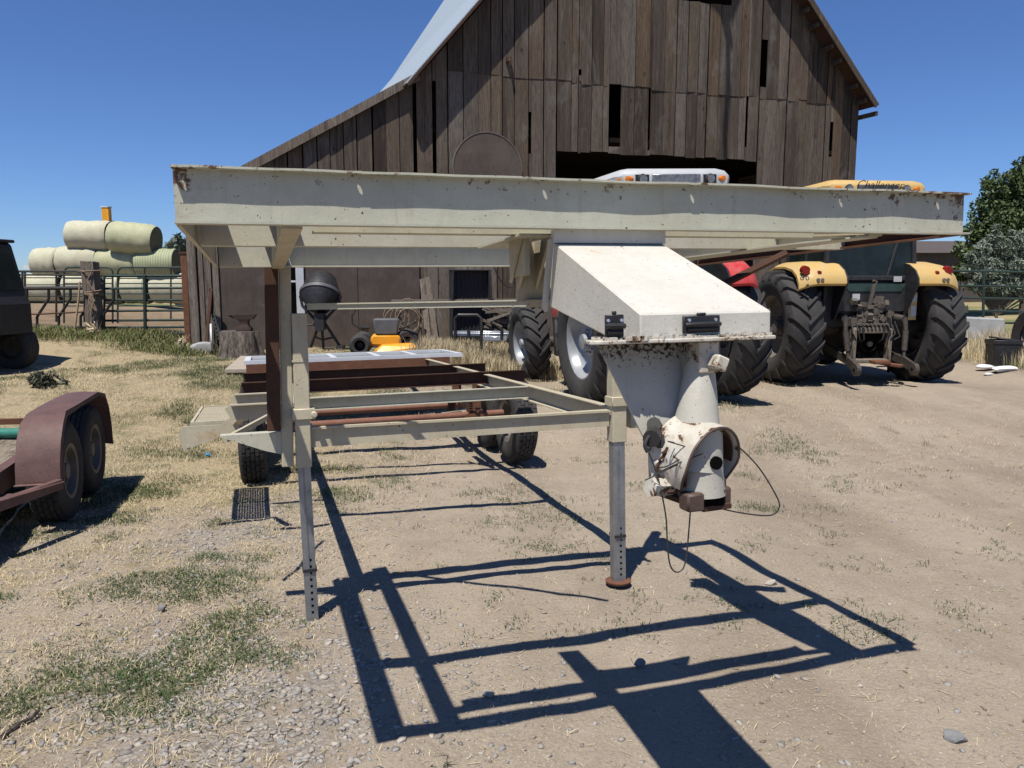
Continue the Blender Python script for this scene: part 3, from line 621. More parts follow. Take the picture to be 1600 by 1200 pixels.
for i in range(5):
    x = 8+i*34; b = MB(); pipe_px(b, [(x+34, 452), (x+34, 467), (x+16, 495), (x+16, 513)], 15.6, .028); sub(b, t, "feed_bar", m_dark)
t, p = world_thing("tube_gate", "dark green tube gate between the wooden post and the barn", "gate", 226, 523, 15.9)
b = MB()
for y0, y1 in ((431, 431), (451, 450), (469, 469), (486, 485), (501, 500), (512, 511), (522, 521)): pipe_px(b, [(163, y0), (292, y1)], 15.9, .024 if y0 > 440 else .03)
sub(b, t, "rails", m_green)
b = MB(); pipe_px(b, [(226, 430), (227, 522)], 15.86, .036); sub(b, t, "upright", m_green)
b = MB(); pipe_px(b, [(163, 431), (163, 522)], 15.88, .022); pipe_px(b, [(291, 431), (291, 522)], 15.88, .022); sub(b, t, "end_post", m_green, each=True)
t, p = world_thing("tube_fence", "rounded tube corral panel standing behind the green gate", "fence", 210, 500, 18.5)
for (x0, x1) in ((100, 176), (184, 296)):
    b = MB(); pipe_px(b, [(x0, 505), (x0, 424), (x0+3, 420), (x0+7, 418), (x1-7, 418), (x1-3, 420), (x1, 424), (x1, 505)], 18.5, .022)
    for y in (435, 443, 459, 478): pipe_px(b, [(x0, y), (x1, y)], 18.5, .014)
    sub(b, t, "panel", m_green)
b = MB(); pipe_px(b, [(267, 418), (267, 500)], 18.5, .02); pipe_px(b, [(226, 418), (226, 500)], 18.5, .02); sub(b, t, "post", m_dark)
t, p = world_thing("corral_fence", "thin dark tube fence running behind the feeder panel", "fence", 70, 500, 18.9)
b = MB()
for y in (434, 445, 463, 470): pipe_px(b, [(-30, y), (150, y)], 18.9, .013)
sub(b, t, "rails", m_dark)
for x in (35, 39, 88, 132):
    b = MB(); pipe_px(b, [(x, 425), (x, 503)], 18.9, .025); sub(b, t, "post", m_dark)
t, p = world_thing("fence_post", "thick weathered wooden gate post wrapped in rope", "post", 149, 515, 15.6); t["group"] = "wooden posts of the left fence"
b = MB(); zt = at(147, 408, 15.6).z-p.z
for k in range(3):
    x = -.12+k*.085; b.add([(x, -.12, -.3), (x+.075, -.12, -.3), (x+.085, .12, -.3), (x, .12, -.3), (x-.03, -.11, zt-.02*k), (x+.05, -.11, zt-.01), (x+.06, .12, zt-.02), (x-.03, .12, zt)], [(3, 2, 1, 0), (4, 5, 6, 7), (0, 1, 5, 4), (1, 2, 6, 5), (2, 3, 7, 6), (3, 0, 4, 7)], random.random())
b.build("post", m_oldwood, t, smooth=False, tint=True)
t2 = thing("rope", "old frayed rope tied round the wooden gate post", "rope", p); b = MB()
for z, dz in ((.90, .03), (.82, -.02), (.87, .05), (1.3, .02), (.84, 0)):
    b.tube([(.17*math.cos(a), .17*math.sin(a), z+dz*math.sin(a)+random.uniform(-.01, .01)) for a in np.linspace(0, 6.28, 14)], .016, 6)
for k in range(9): b.tube([(.05+random.uniform(-.03, .03), -.17, .85), (.06+random.uniform(-.06, .08), -.2, .7), (.06+random.uniform(-.1, .12), -.19, .5+random.uniform(-.1, .1))], .012, 5)
b.tube([(.1, -.14, 1.3), (.0, -.17, 1.1), (.1, -.17, .9)], .014, 5); b.build("coils", m_rope, t2)
t, p = world_thing("fence_post", "dark rusty square gate post against the barn corner", "post", 294, 505, 15.4); t["group"] = "wooden posts of the left fence"
b = MB(); zt = at(294, 395, 15.4).z-p.z; b.box(-.06, .06, -.06, .06, -.2, zt); po_ = b.build("post", m_rust, t, bevel=.008)
b = MB(); b.box(-.075, .075, -.075, .075, zt-.02, zt+.02); b.build("cap", m_rustdark, po_)
a, c = at(117, 512, 15.4), at(125, 440, 15.4); b = MB(); b.tube([a, (a+c)/2+Vector((.01, 0, 0)), c], [.022, .02, .016], 7); o = b.build("wooden_stick", m_stick); tag(o, "pale wooden stick leaning on the feeder panel", "stick")

# ---------------------------------------------------------------- right fence
t, p = world_thing("pipe_fence", "dark green pipe fence behind the yellow tractor", "fence", 1540, 505, 20)
b = MB()
for y in (424, 447, 466, 486, 504): pipe_px(b, [(1380, y-2), (1537, y), (1700, y+3)], 20, .028)
sub(b, t, "rails", m_green)
for x in (1400, 1537, 1668): b = MB(); pipe_px(b, [(x, 424), (x-1, 512)], 20, .034); sub(b, t, "post", m_green)
t, p = world_thing("concrete_block", "low grey concrete block under the right pipe fence", "block", 1540, 525, 18.2)
b = MB(); q0 = at(1495, 526, 18.2)-p; q1 = at(1574, 526, 18.2)-p; hh = at(1540, 495, 18.2).z-p.z
b.add([(q0.x, 0, -.1), (q1.x, 0, -.1), (q1.x, .8, -.1), (q0.x, .8, -.1), (q0.x, .06, hh), (q1.x-.04, .06, hh-.05), (q1.x-.04, .7, hh-.05), (q0.x, .7, hh)], [(3, 2, 1, 0), (4, 5, 6, 7), (0, 1, 5, 4), (1, 2, 6, 5), (2, 3, 7, 6), (3, 0, 4, 7)])
b.build("slab", m_block, t, smooth=False, bevel=.03)

# ================================================================ THE GOOSENECK FRAME (local: x across, y to the rear, z up; deck top z=1.97, front edge y=0)
tB = Vector((.95095219, .30923045, .00815236)); tR = Vector((-.30863813, .9502431, -.04219666)); tU = Vector((-.02079522, .03761087, .99907606))
tO = Vector((-.8476, 1.9642, 1.9395))-1.97*tU
MT = Matrix(((tB.x, tR.x, tU.x, tO.x), (tB.y, tR.y, tU.y, tO.y), (tB.z, tR.z, tU.z, tO.z), (0, 0, 0, 1)))
T = thing("gooseneck_trailer", "bare cream-painted gooseneck trailer frame with raised front deck and rusty cross members", "trailer", M=MT)
DZ, BH, L_ = 1.97, .144, 2.59
def beam(name, x0, x1, y, z1, h, fl=.03, lip=.03, face=1, mat=m_cream, holes=(), th=.006, wob=0):
    """channel lying across: flanges from y to y+fl, web at the back (face=1) """
    b = MB(); z0 = z1-h; nb = 40 if wob else 1
    ya, yb = (y, y+fl) if face > 0 else (y, y+fl)
    yw = y+fl if face > 0 else y-th; ya, yb = (ya, yb) if face > 0 else (y, y+fl)
    for k in range(nb):
        pa, pb = x0+(x1-x0)*k/nb, x0+(x1-x0)*(k+1)/nb
        b.box(pa, pb, yw, yw+th, z0, z1)
    b.box(x0, x1, ya, yb, z0, z0+th)
    def strip(a, c):
        n = max(1, int((c-a)/.06)) if wob else 1
        f = lambda x: wob*math.sin(x*9)*.5*(1 if x > 1.2 else .3)+wob*math.sin(x*23)*.25
        for i in range(n):
            p, q = a+(c-a)*i/n, a+(c-a)*(i+1)/n
            b.add([(p, ya+f(p)*.6, z1-th+f(p)), (q, ya+f(q)*.6, z1-th+f(q)), (q, yb, z1-th), (p, yb, z1-th), (p, ya+f(p)*.6, z1+f(p)), (q, ya+f(q)*.6, z1+f(q)), (q, yb, z1), (p, yb, z1)],
                  [(3, 2, 1, 0), (4, 5, 6, 7), (0, 1, 5, 4), (1, 2, 6, 5), (2, 3, 7, 6), (3, 0, 4, 7)])
    prev = x0
    for hx in sorted(holes):
        strip(prev, hx-.014); c = (hx, ya+fl*.52); r = .0062; sq = [(hx-.014, ya), (hx, ya), (hx+.014, ya), (hx+.014, c[1]), (hx+.014, yb), (hx, yb), (hx-.014, yb), (hx-.014, c[1])]
        oc = [(c[0]+r*math.cos(a), c[1]+r*math.sin(a)) for a in [R_(225+45*i) for i in range(8)]]
        for z in (z1-th, z1): b.add([(p[0], p[1], z) for p in sq+oc], [(i, (i+1) % 8, 8+(i+1) % 8, 8+i) for i in range(8)])
        b.add([(p[0], p[1], z) for z in (z1-th, z1) for p in sq], [(i, (i+1) % 8, 8+(i+1) % 8, 8+i) for i in range(8)])
        prev = hx+.014
    strip(prev, x1)
    return b.build(name, mat, T, smooth=False, recalc=not holes)
beam("front_beam", 0, L_, 0, DZ, BH, fl=.031, holes=(.012, .455, .99, 1.48, 2.045, 2.46), wob=.0035, mat=m_beam)
beam("deck_beam", .02, L_-.02, .60, DZ-.004, BH, fl=.045, face=-1)
beam("deck_beam", .31, L_-.02, 1.745, DZ-.004, BH, fl=.054)
beam("deck_beam", .02, .255, 1.75, DZ-.004, BH, fl=.045, face=-1)
for sx in (0, 1):                                        # side rims: channels along the deck
    x = L_-.0 if sx else 0; b = MB(); e = .006
    if sx: b.box(L_-e, L_, .04, 1.80, DZ-BH-.002, DZ-.001); b.box(L_-.045, L_-e, .04, 1.80, DZ-BH-.002, DZ-BH+.004); b.box(L_-.07, L_-e, .04, 1.73, DZ-.018, DZ-.012)
    else: b.box(0, e, .04, 1.80, DZ-BH-.002, DZ-.001); b.box(e, .012, .04, 1.80, DZ-BH-.002, DZ-BH+.004); b.box(e, .085, .04, 1.73, DZ-.018, DZ-.012)
    b.build("side_rim", m_rust if sx else m_cream2, T, smooth=False)
beam("inner_beam", .345, 2.03, .135, DZ-.018, .131, fl=.05, face=-1, mat=m_cream)
b = MB(); b.bar((2.03, .15, 1.828), (2.22, .12, 1.832), .05, .006); b.build("torn_flange", m_cream2, T, smooth=False)
for x0, sgn in ((.257, 1), (2.235, -1)):
    b = MB(); b.box(x0, x0+.006, .04, 1.94, DZ-BH-.006, DZ-.011); xa, xb = sorted((x0+.003+sgn*.003, x0+.003+sgn*.052)); b.box(xa, xb, .04, 1.94, DZ-BH-.006, DZ-BH); b.box(x0-.042, x0+.05, .04, 1.94, DZ-.017, DZ-.011); b.build("deck_rail", m_cream2, T, smooth=False)
b = MB(); b.bar((.252, 1.90, 1.84), (.228, 1.90, 1.015), .066, .05, (0, 1, 0)); b.build("riser_brace", m_rustdark, T, smooth=False, bevel=.004)
b = MB(); b.bar((.318, 1.95, 1.83), (.286, 1.95, .82), .058, .06, (0, 1, 0)); b.build("riser_post", m_cream2, T, smooth=False, bevel=.004)
b = MB(); b.bar((2.335, 2.12, 1.82), (2.335, 2.12, .86), .055, .06, (0, 1, 0)); b.build("riser_post", m_cream2, T, smooth=False, bevel=.004)
# jacks
def jack(xt, xb, y, zt, zm, zb, foot, lean=0):
    w = .076 if not foot else .088
    b = MB(); b.bar((xt, y, zt), (xb, y, zm), w, .085, (0, 1, 0)); o = b.build("jack_sleeve", m_cream2, T, smooth=False, bevel=.004)
    b = MB(); zc = (zt*.35+zm*.65); xc = xt+(xb-xt)*.65
    b.box(xc-.052, xc+.062, y-.055, y+.055, zc-.028, zc+.028); b.cyl((xc+.055, y-.06, zc), (xc+.055, y-.10, zc), .016, n=10); b.build("jack_collar", m_cream2, o, bevel=.004)
    b = MB(); b.box(xc-.04, xc+.04, y-.0455, y+.045, zt-.245, zt-.235); b.build("weld_seam", m_cream2, o)
    b = MB(); xx = xb+lean
    b.bar((xb, y, zm+.02), (xx, y, zb), w-.014, .066, (0, 1, 0)); b.bar((xb-.004, y-.036, zm), (xx-.004, y-.036, zb+.24), .006, .008, (0, 1, 0)); leg = b.build("jack_leg", m_galv, T, smooth=False, bevel=.003)
    b = MB(); zz = zb+(zm-zb)*.34; b.box(xb+lean*.66-.036, xb+lean*.66+.036, y-.041, y+.041, zz-.008, zz+.008)
    b.build("leg_band", m_dark, leg)
    for k in range(9): b = MB(); b.box(xb-.002+lean*.8, xb+.010+lean*.8, y-.0345, y-.033, zb+.05+.035*k, zb+.062+.035*k); b.build("leg_hole", m_blackhole, leg)
    if foot:
        b = MB(); b.lathe([(0, .0), (.075, .0), (.078, .012), (.05, .018), (0, .018)], 24, 'z', c=(xx, y, zb)); b.build("foot_plate", m_rust, leg)
jack(.376, .366, 1.94, 1.60, .815, -.01, False, .006)
jack(2.146, 2.142, 1.94, 1.50, .815, -.035, True, .002)
# lower frame
def fbeam(name, x0, x1, y, z1, h, mat, fl=.04, th=.006, flip=False):
    b = MB(); yw = y if not flip else y+fl
    b.box(x0, x1, yw, yw+th, z1-h, z1); b.box(x0, x1, y if flip else y+th, y+fl, z1-th, z1); b.box(x0, x1, y if flip else y+th, y+fl, z1-h, z1-h+th)
    return b.build(name, mat, T, smooth=False)
fbeam("front_cross_member", .405, 2.09, 1.93, 1.006, .096, m_cream2)
b = MB(); b.bar((.41, 1.925, 1.012), (2.09, 1.925, 1.0), .03, .012); b.build("top_lip", m_cream2, T, smooth=False)
def crail(x0, sgn):
    b = MB(); xa, xb = sorted((x0, x0+sgn*.006)); b.box(xa, xb, 1.99, 9.3, .885, 1.006)
    xa, xb = sorted((x0+sgn*.006, x0+sgn*.055)); b.box(xa, xb, 1.99, 9.3, 1.0, 1.006); b.box(xa, xb, 1.99, 9.3, .885, .891)
    b.build("main_rail", m_cream2, T, smooth=False)
crail(2.20, -1); crail(.37, 1)
fbeam("cross_member", .42, 2.14, 3.50, 1.004, .092, m_cream, flip=True)
fbeam("cross_member", -.0, 2.56, 4.78, 1.03, .115, m_rustdark, flip=True); fbeam("cross_member", -.01, 2.52, 6.0, 1.025, .125, m_rustdark, flip=True); fbeam("cross_member", -.01, 2.47, 7.52, 1.02, .125, m_rust)
for y in (3.32, 4.05):                                   # outriggers on the left
    b = MB(); b.box(-.03, .365, y, y+.006, .90, 1.006); b.box(-.03, .365, y-.045, y, 1.0, 1.008); b.prism([(-.03, y, 1.0), (-.03, y, .90), (-.07, y, .98)], (0, .006, 0)); b.build("outrigger", m_cream2, T, smooth=False)
b = MB(); b.prism([(-.03, 1.93, .995), (.262, 1.93, .995), (.262, 1.93, .885), (.18, 1.93, .91)], (0, .012, 0)); b.box(-.03, .262, 1.93, 2.0, .995, 1.001); b.build("step_gusset", m_cream, T, smooth=False)
b = MB(); b.bar((-.02, 2.2, .94), (.25, 2.9, .985), .02, .03); b.build("strap", m_cream2, T, smooth=False)
for y in (5.35, 6.25):
    b = MB(); b.cyl((.15, y, .555), (2.5, y, .555), .034, n=14); b.build("axle", m_axle, T)
    for x in (.42, 2.16):
        b = MB()
        for k in range(4): z = .61+.022*k; l = .36-.06*k; b.bar((x, y-l, z+.03), (x, y, z), .055, .014); b.bar((x, y, z), (x, y+l, z+.03), .055, .014)
        b.box(x-.035, x+.035, y-.05, y+.05, .50, .72); b.build("leaf_spring", m_rustdark, T, smooth=False)
for x in (.42, 2.16):
    b = MB(); b.box(x-.04, x+.04, 5.88, 5.97, .62, .89); b.box(x-.03, x+.03, 5.08, 5.16, .62, .89); b.bar((x+.02, 5.0, .6), (x-.1, 5.5, .5), .03, .05); b.build("spring_hanger", m_rust, T, smooth=False)
def tyre_mesh(R, w, rim, n=40, groove=True):
    h = w/2; b = MB(); p = [(rim, -h*.78), (rim+.02, -h*.92), ((R+rim)/2, -h*1.03), (R-.035, -h*.97), (R-.012, -h*.86)]
    rows = 5
    for k in range(rows):
        a, c = -h*.82+k*(h*1.64)/rows, -h*.82+(k+1)*(h*1.64)/rows
        p += [(R, a+.004), (R, c-.008), (R-.009, c-.006), (R-.009, c)] if groove else [(R, a), (R, c)]
    p += [(q[0], -q[1]) for q in reversed(p[:5])]
    b.lathe(p, n); return b
def lug_blocks(b, R, w, n, rows=5):
    for k in range(n):
        for r in range(rows):
            x = -w*.41+(r+.5)*w*.82/rows; a = 2*math.pi*(k+(r % 2)*.5)/n; b.M = Matrix.Rotation(a, 4, 'X'); q = w*.82/rows*.40
            b.add([(x-q, -.36*2*math.pi*R/n, R-.004), (x+q, -.30*2*math.pi*R/n, R-.004), (x+q, .36*2*math.pi*R/n, R-.004), (x-q, .30*2*math.pi*R/n, R-.004), (x-q, -.36*2*math.pi*R/n, R+.005), (x+q, -.30*2*math.pi*R/n, R+.005), (x+q, .36*2*math.pi*R/n, R+.005), (x-q, .30*2*math.pi*R/n, R+.005)],
                  [(4, 5, 6, 7), (0, 1, 5, 4), (1, 2, 6, 5), (2, 3, 7, 6), (3, 0, 4, 7)])
    b.M = Matrix()
_tm = {}
def wheel(parent, x, y, z, R, w, rim, rmat, side=1, tmat=m_rubber, name="wheel"):
    b = tyre_mesh(R, w, rim); lug_blocks(b, R, w, 34)
    b.v = [(v[0]+x, v[1]+y, v[2]+z) for v in b.v]; t = b.build(name, tmat, parent)
    b = MB(); s = side; b.lathe([(rim+.012, s*w*.46), (rim-.02, s*w*.44), (rim-.03, s*w*.2), (rim*.72, s*w*.12), (rim*.6, s*w*.22), (rim*.32, s*w*.22), (rim*.30, s*w*.36), (.0, s*w*.38)], 32, 'x', c=(x, y, z))
    b.lathe([(rim+.012, -s*w*.46), (rim-.03, -s*w*.40), (rim-.04, s*w*.1)], 32, 'x', c=(x, y, z))
    for k in range(5): a = k*1.2566; b.cyl((x+s*w*.2, y+rim*.46*math.cos(a), z+rim*.46*math.sin(a)), (x+s*w*.29, y+rim*.46*math.cos(a), z+rim*.46*math.sin(a)), .013, n=6)
    b.build("rim", rmat, t); return t
for x, sd_ in ((.06, -1), (2.63, 1)):
    for y in (5.35, 6.25): wheel(T, x, y, .47, .42, .235, .21, m_rimdark, sd_)
# entry step
b = MB()
for k in range(26): y = 3.74+k*.037; b.bar((-.295, y, .843), (-.07, y, .843), .016, .010)
for k in range(12): x = -.29+k*.0195; b.bar((x, 3.72, .842), (x, 4.70, .842), .010, .008)
st = b.build("step_tread", m_cream2, T, smooth=False)
b = MB(); b.box(-.32, -.30, 3.70, 4.72, .82, .855); b.box(-.065, -.045, 3.70, 4.72, .82, .855); b.box(-.30, -.065, 4.2, 4.23, .82, .852); b.box(-.30, -.065, 3.70, 3.715, .82, .855); b.box(-.30, -.065, 4.705, 4.72, .80, .855); b.build("step_frame", m_cream2, st, smooth=False)
b = MB(); b.prism([(-.37, 3.66, .66), (-.40, 3.66, .76), (-.37, 3.66, .83), (-.12, 3.66, .83), (-.05, 3.66, .88), (.0, 3.66, .86), (.0, 3.66, .79), (-.2, 3.66, .72)], (0, .014, 0)); b.cyl((-.34, 3.655, .69), (-.34, 3.68, .69), .012, n=8); b.build("step_bracket", m_cream2, T, smooth=False)
b = MB(); b.bar((-.02, 3.69, .82), (.06, 3.4, .93), .05, .012); b.build("step_strap", m_cream2, T, smooth=False)
# braces
b = MB(); b.bar((.42, 1.93, 1.632), (1.50, 1.12, 1.622), .012, .03); b.bar((.42, 1.93, 1.645), (1.50, 1.12, 1.635), .03, .006); b.build("tie_bar", m_cream, T, smooth=False)
b = MB(); b.prism([(2.05, 1.20, 1.815), (2.10, .30, 1.815), (2.16, .06, 1.815), (2.24, .06, 1.815), (2.22, .6, 1.815), (2.17, 1.2, 1.815)], (0, 0, .006)); b.box(.94, 1.05, .08, .55, 1.813, 1.819); b.build("deck_gusset", m_cream, T, smooth=False, each=True)
b = MB(); b.bar((2.08, 1.20, 1.575), (2.50, .88, 1.83), .012, .085, (0, 1, 0)); b.build("angle_brace", m_rustdark, T, smooth=False)
# neck behind the box: ribbed bracket
b = MB(); b.box(1.0, 1.52, .30, .312, 1.62, 1.822); b.box(.985, 1.0, .17, .33, 1.70, 1.822)
b.prism([(.975, .18, 1.82), (.975, .30, 1.82), (.975, .30, 1.68)], (.008, 0, 0))
for x in (1.0, 1.062): b.prism([(x, .16, 1.82), (x, .30, 1.82), (x, .30, 1.66)], (.010, 0, 0))
b.box(1.03, 1.50, .28, .30, 1.60, 1.625); b.build("neck_bracket", m_cream2, T, smooth=False)
# gooseneck box
b = MB(); xa, xb = 1.036, 1.396
pr = [(xa, .055, 1.792), (xa, -.497, 1.577), (xa, -.497, 1.520), (xa, -.30, 1.520), (xa, .10, 1.60)]
b.prism(pr, (xb-xa, 0, 0)); nb = b.build("neck_box", m_white, T, smooth=False, bevel=.004)
b = MB(); b.box(1.03, 1.40, .035, .06, 1.788, 1.826); b.prism([(1.024, .05, 1.80), (1.024, .115, 1.585), (1.024, .135, 1.60), (1.024, .075, 1.80)], (.012, 0, 0)); b.build("box_flange", m_white, nb, smooth=False)
b = MB()
pl = [(.905, -.50), (.93, -.515), (1.03, -.51), (1.10, -.525), (1.2, -.53), (1.39, -.525), (1.405, -.49), (1.40, -.18), (1.06, -.18), (1.03, -.36), (.925, -.43)]
b.prism([(p[0], p[1], 1.508) for p in pl], (0, 0, .009)); b.build("coupler_plate", m_hood, T, smooth=False, bevel=.002)
b = MB()                                                  # flaking weld bead along the plate
for k in range(46): x = 1.0+k*.0085; b.M = Matrix.Translation((x, -.505+random.uniform(-.008, .004), 1.518+random.uniform(-.002, .003))) @ Matrix.Rotation(random.random()*3, 4, 'Z'); b.box(-.009, .007, -.007, .008, -.004, random.uniform(.002, .007))
for k in range(26): x = .95+k*.0045; b.M = Matrix.Translation((x, -.47+random.uniform(-.03, .03), 1.518)) @ Matrix.Rotation(random.random()*3, 4, 'Z'); b.box(-.010, .008, -.01, .012, -.003, random.uniform(.001, .006))
b.build("weld_bead", m_hood, T, smooth=False)
def latch(x0, x1, y, z0, z1, face):
    t = None; b = MB(); b.M = face
    w, h = x1-x0, z1-z0
    b.box(-w/2, w/2, -.008, 0, -h/2, h/2); b.box(-w*.12, w*.12, -.008, 0, h/2, h*.66); o = b.build("rubber_latch", m_black, T, bevel=.002)
    b = MB(); b.M = face; b.tube([(-w*.46, -.012, -h*.02), (-w*.3, -.020, .0), (w*.3, -.020, .0), (w*.46, -.012, -h*.02)], h*.14, 8); b.tube([(-w*.40, -.012, -h*.28), (w*.40, -.012, -h*.28)], h*.12, 8); b.build("handle", m_black, o)
    b = MB(); b.M = face
    for s in (-1, 1): b.cyl((s*w*.36, -.008, h*.24), (s*w*.36, -.012, h*.24), .004, n=8)
    b.build("screw", m_chrome, o)
latch(1.150, 1.250, 0, 1.526, 1.567, Matrix.Translation((1.195, -.498, 1.549)))
latch(.94, .985, 0, 1.52, 1.572, Matrix.Translation((.978, -.475, 1.550)) @ Matrix.Rotation(R_(-8), 4, 'Z'))
# coupler
b = MB(); b.tube([(1.224, -.450, 1.508), (1.214, -.462, 1.42), (1.198, -.477, 1.31), (1.178, -.495, 1.19)], [.030, .040, .055, .068], 32, False)
ct = b.build("coupler_tube", m_gusset, T)
b = MB(); b.prism([(.965, -.41, 1.507), (1.225, -.41, 1.507), (1.17, -.475, 1.25), (1.075, -.465, 1.25)], (.0, .008, .001)); b.prism([(1.19, -.20, 1.507), (1.195, -.44, 1.507), (1.17, -.47, 1.25), (1.175, -.42, 1.26)], (.008, 0, 0)); b.build("coupler_gusset", m_gusset, T, smooth=False)
b = MB(); b.box(1.190, 1.244, -.505, -.45, 1.43, 1.508); b.M = Matrix.Translation((1.228, -.512, 1.455)) @ Matrix.Rotation(.4, 4, 'Y'); b.box(-.016, .018, -.03, .012, -.016, .018); b.build("set_screw_block", m_hood, T, smooth=False, bevel=.004)
a = Vector((.30, -.93, -.20)).normalized(); up = Vector((0, 0, 1)); xx = a.cross(up).normalized(); zz = xx.cross(a)
Mh = Matrix((( xx.x, a.x, zz.x, 1.180), (xx.y, a.y, zz.y, -.480), (xx.z, a.z, zz.z, 1.228), (0, 0, 0, 1)))
b = MB(); b.M = Mh; rr = .097
for r0 in (rr,):
    n = 26; ring = []
    for i in range(n+1):
        q = R_(-32)+R_(244)*i/n; yf = .070-.035*max(0, -math.sin(q)); rx = 1.0+.25*max(0, -math.sin(q)); ring.append([(rr*.97*math.cos(q), -.045, rr*.97*math.sin(q)*rx), (rr*math.cos(q), yf, rr*math.sin(q)*rx), ((rr-.008)*math.cos(q), yf, (rr-.008)*math.sin(q)*rx), ((rr-.012)*math.cos(q), -.045, (rr-.012)*math.sin(q)*rx)])
    b.loft(ring)
ch_ = b.build("coupler_hood", m_hood, ct)
b = MB(); b.M = Mh; b.loft([[(p[3][0]*.985, .060, p[3][2]*.985), (p[3][0]*.985, -.03, p[3][2]*.985), (p[3][0]*.95, -.03, p[3][2]*.95), (p[3][0]*.95, .060, p[3][2]*.95)] for p in ring[:-3]]); b.build("hood_lining", m_rustdark, ch_)
b = MB(); b.M = Mh; b.tube([((p[1][0]+p[2][0])/2, p[1][1]+.001, (p[1][2]+p[2][2])/2) for p in ring], .0036, 6); b.build("rim_edge", m_jaw, ch_)
b = MB(); b.tube([(1.195, -.50, 1.30), (1.19, -.505, 1.19), (1.19, -.508, 1.135)], [.052, .056, .060], 24, True); b.build("ball_socket", m_gusset, ct)
b = MB(); b.M = Matrix.Translation((1.20, -.556, 1.222)); b.cyl((0, -.008, 0), (0, .004, 0), .016, n=14); b.build("pin_hole", m_blackhole, ct)
b = MB()
for (x0, x1, y) in ((1.118, 1.164, -.572), (1.228, 1.258, -.54)): b.box(x0, x1, y, y+.045, 1.112, 1.155)
b.build("coupler_jaw", m_jaw, ct, bevel=.005, each=True)
b = MB(); b.box(1.160, 1.232, -.553, -.45, 1.112, 1.155); b.build("jaw_opening", m_blackhole, ct, bevel=.004)
b = MB(); b.prism([(1.105, -.50, 1.13), (1.17, -.555, 1.105), (1.25, -.55, 1.105), (1.25, -.43, 1.12), (1.12, -.43, 1.12)], (0, 0, .012)); b.build("jaw_plate", m_rustdark, ct, smooth=False)
b = MB(); b.M = Matrix.Translation((1.082, -.50, 1.165)) @ Matrix.Rotation(.3, 4, 'Z'); b.tube([(-.03, 0, 0), (.03, 0, -.006)], .024, 6); b.tube([(.03, .01, -.01), (.055, .02, -.02)], .017, 8); b.build("lock_bolt", m_hood, ct, smooth=False)
b = MB(); b.cyl((1.085, -.47, 1.285), (1.062, -.50, 1.280), .021, n=14); b.cyl((1.10, -.45, 1.30), (1.085, -.47, 1.31), .018, n=10); b.tube([(1.09, -.48, 1.275), (1.12, -.50, 1.24), (1.11, -.50, 1.19)], .018, 8); b.build("latch_knob", m_dark, ct)
b = MB(); b.prism([(1.075, -.46, 1.28), (1.10, -.47, 1.28), (1.13, -.50, 1.17), (1.10, -.49, 1.13), (1.075, -.47, 1.15)], (.012, .03, 0)); b.cyl((1.09, -.51, 1.215), (1.09, -.47, 1.215), .014, n=10); b.build("latch_plate", m_hood, ct, smooth=False, bevel=.003)
b = MB()
for j in range(7): a_ = j*.9; b.tube([(1.085+.012*math.cos(a_), -.515+.003*j, 1.26-.016*j), (1.085+.012*math.cos(a_+.9), -.515+.003*j, 1.252-.016*j), (1.085+.012*math.cos(a_+1.8), -.515+.003*j, 1.246-.016*j)], .0035, 5)
b.tube(sm([(1.10, -.50, 1.24), (1.125, -.53, 1.20), (1.12, -.53, 1.16), (1.10, -.51, 1.15)]), .006, 6); b.build("latch_spring", m_rustdark, ct)
b = MB(); b.box(1.115, 1.135, -.54, -.50, 1.165, 1.20); b.box(1.225, 1.25, -.53, -.48, 1.15, 1.175); b.build("lug", m_rustdark, ct, bevel=.003, each=True)
b = MB(); b.tube(sm([(1.07, -.49, 1.30), (1.045, -.50, 1.27), (1.05, -.505, 1.25)]), .005, 6)
b.tube(sm([(1.05, -.51, 1.25), (1.068, -.52, 1.19), (1.083, -.53, 1.10), (1.088, -.53, 1.02), (1.097, -.53, .972), (1.118, -.53, .958), (1.137, -.53, .985), (1.150, -.53, 1.11)]), .0019, 6)
b.tube(sm([(1.275, -.52, 1.26), (1.335, -.53, 1.20), (1.385, -.53, 1.13), (1.402, -.53, 1.09), (1.375, -.53, 1.07), (1.29, -.53, 1.085), (1.20, -.53, 1.112)]), .0018, 6)
for q in ([(1.13, -.55, 1.245), (1.07, -.56, 1.225), (1.045, -.56, 1.225)], [(1.14, -.56, 1.26), (1.08, -.55, 1.28), (1.10, -.54, 1.275)], [(1.12, -.55, 1.23), (1.02, -.55, 1.195), (1.06, -.54, 1.205)], [(1.05, -.53, 1.20), (1.10, -.56, 1.23), (1.16, -.57, 1.25)]): b.tube(sm(q), .0016, 5)
b.build("safety_cable", m_dark, T)
b = MB(); b.tube([(1.245, -.42, 1.46), (1.25, -.44, 1.38), (1.255, -.44, 1.30), (1.262, -.44, 1.275), (1.27, -.44, 1.30)], .006, 6); b.tube([(1.24, -.42, 1.45), (1.255, -.43, 1.36), (1.25, -.44, 1.29)], .007, 6); b.build("wiring", m_dark, T)
# white window frame lying on the rear of the frame
wf = thing("window_frame", "white multi-pane window frame laid flat across the trailer frame", "window frame", M=MT @ Matrix.Translation((1.30, 7.6, 1.012)))
b = MB(); b.box(-1.33, 1.36, 0, .06, 0, .05); b.box(-1.33, 1.36, 1.08, 1.15, .0, .05); xs = (-1.33, -.30, .25, .72, 1.30)
for x in xs: b.box(x, x+.07, .06, 1.08, .0, .047)
b.build("frame", m_frame, wf, smooth=False)
b = MB(); b.box(-1.26, 1.3, .06, 1.08, .012, .018); b.build("pane", m_pane, wf, smooth=False)

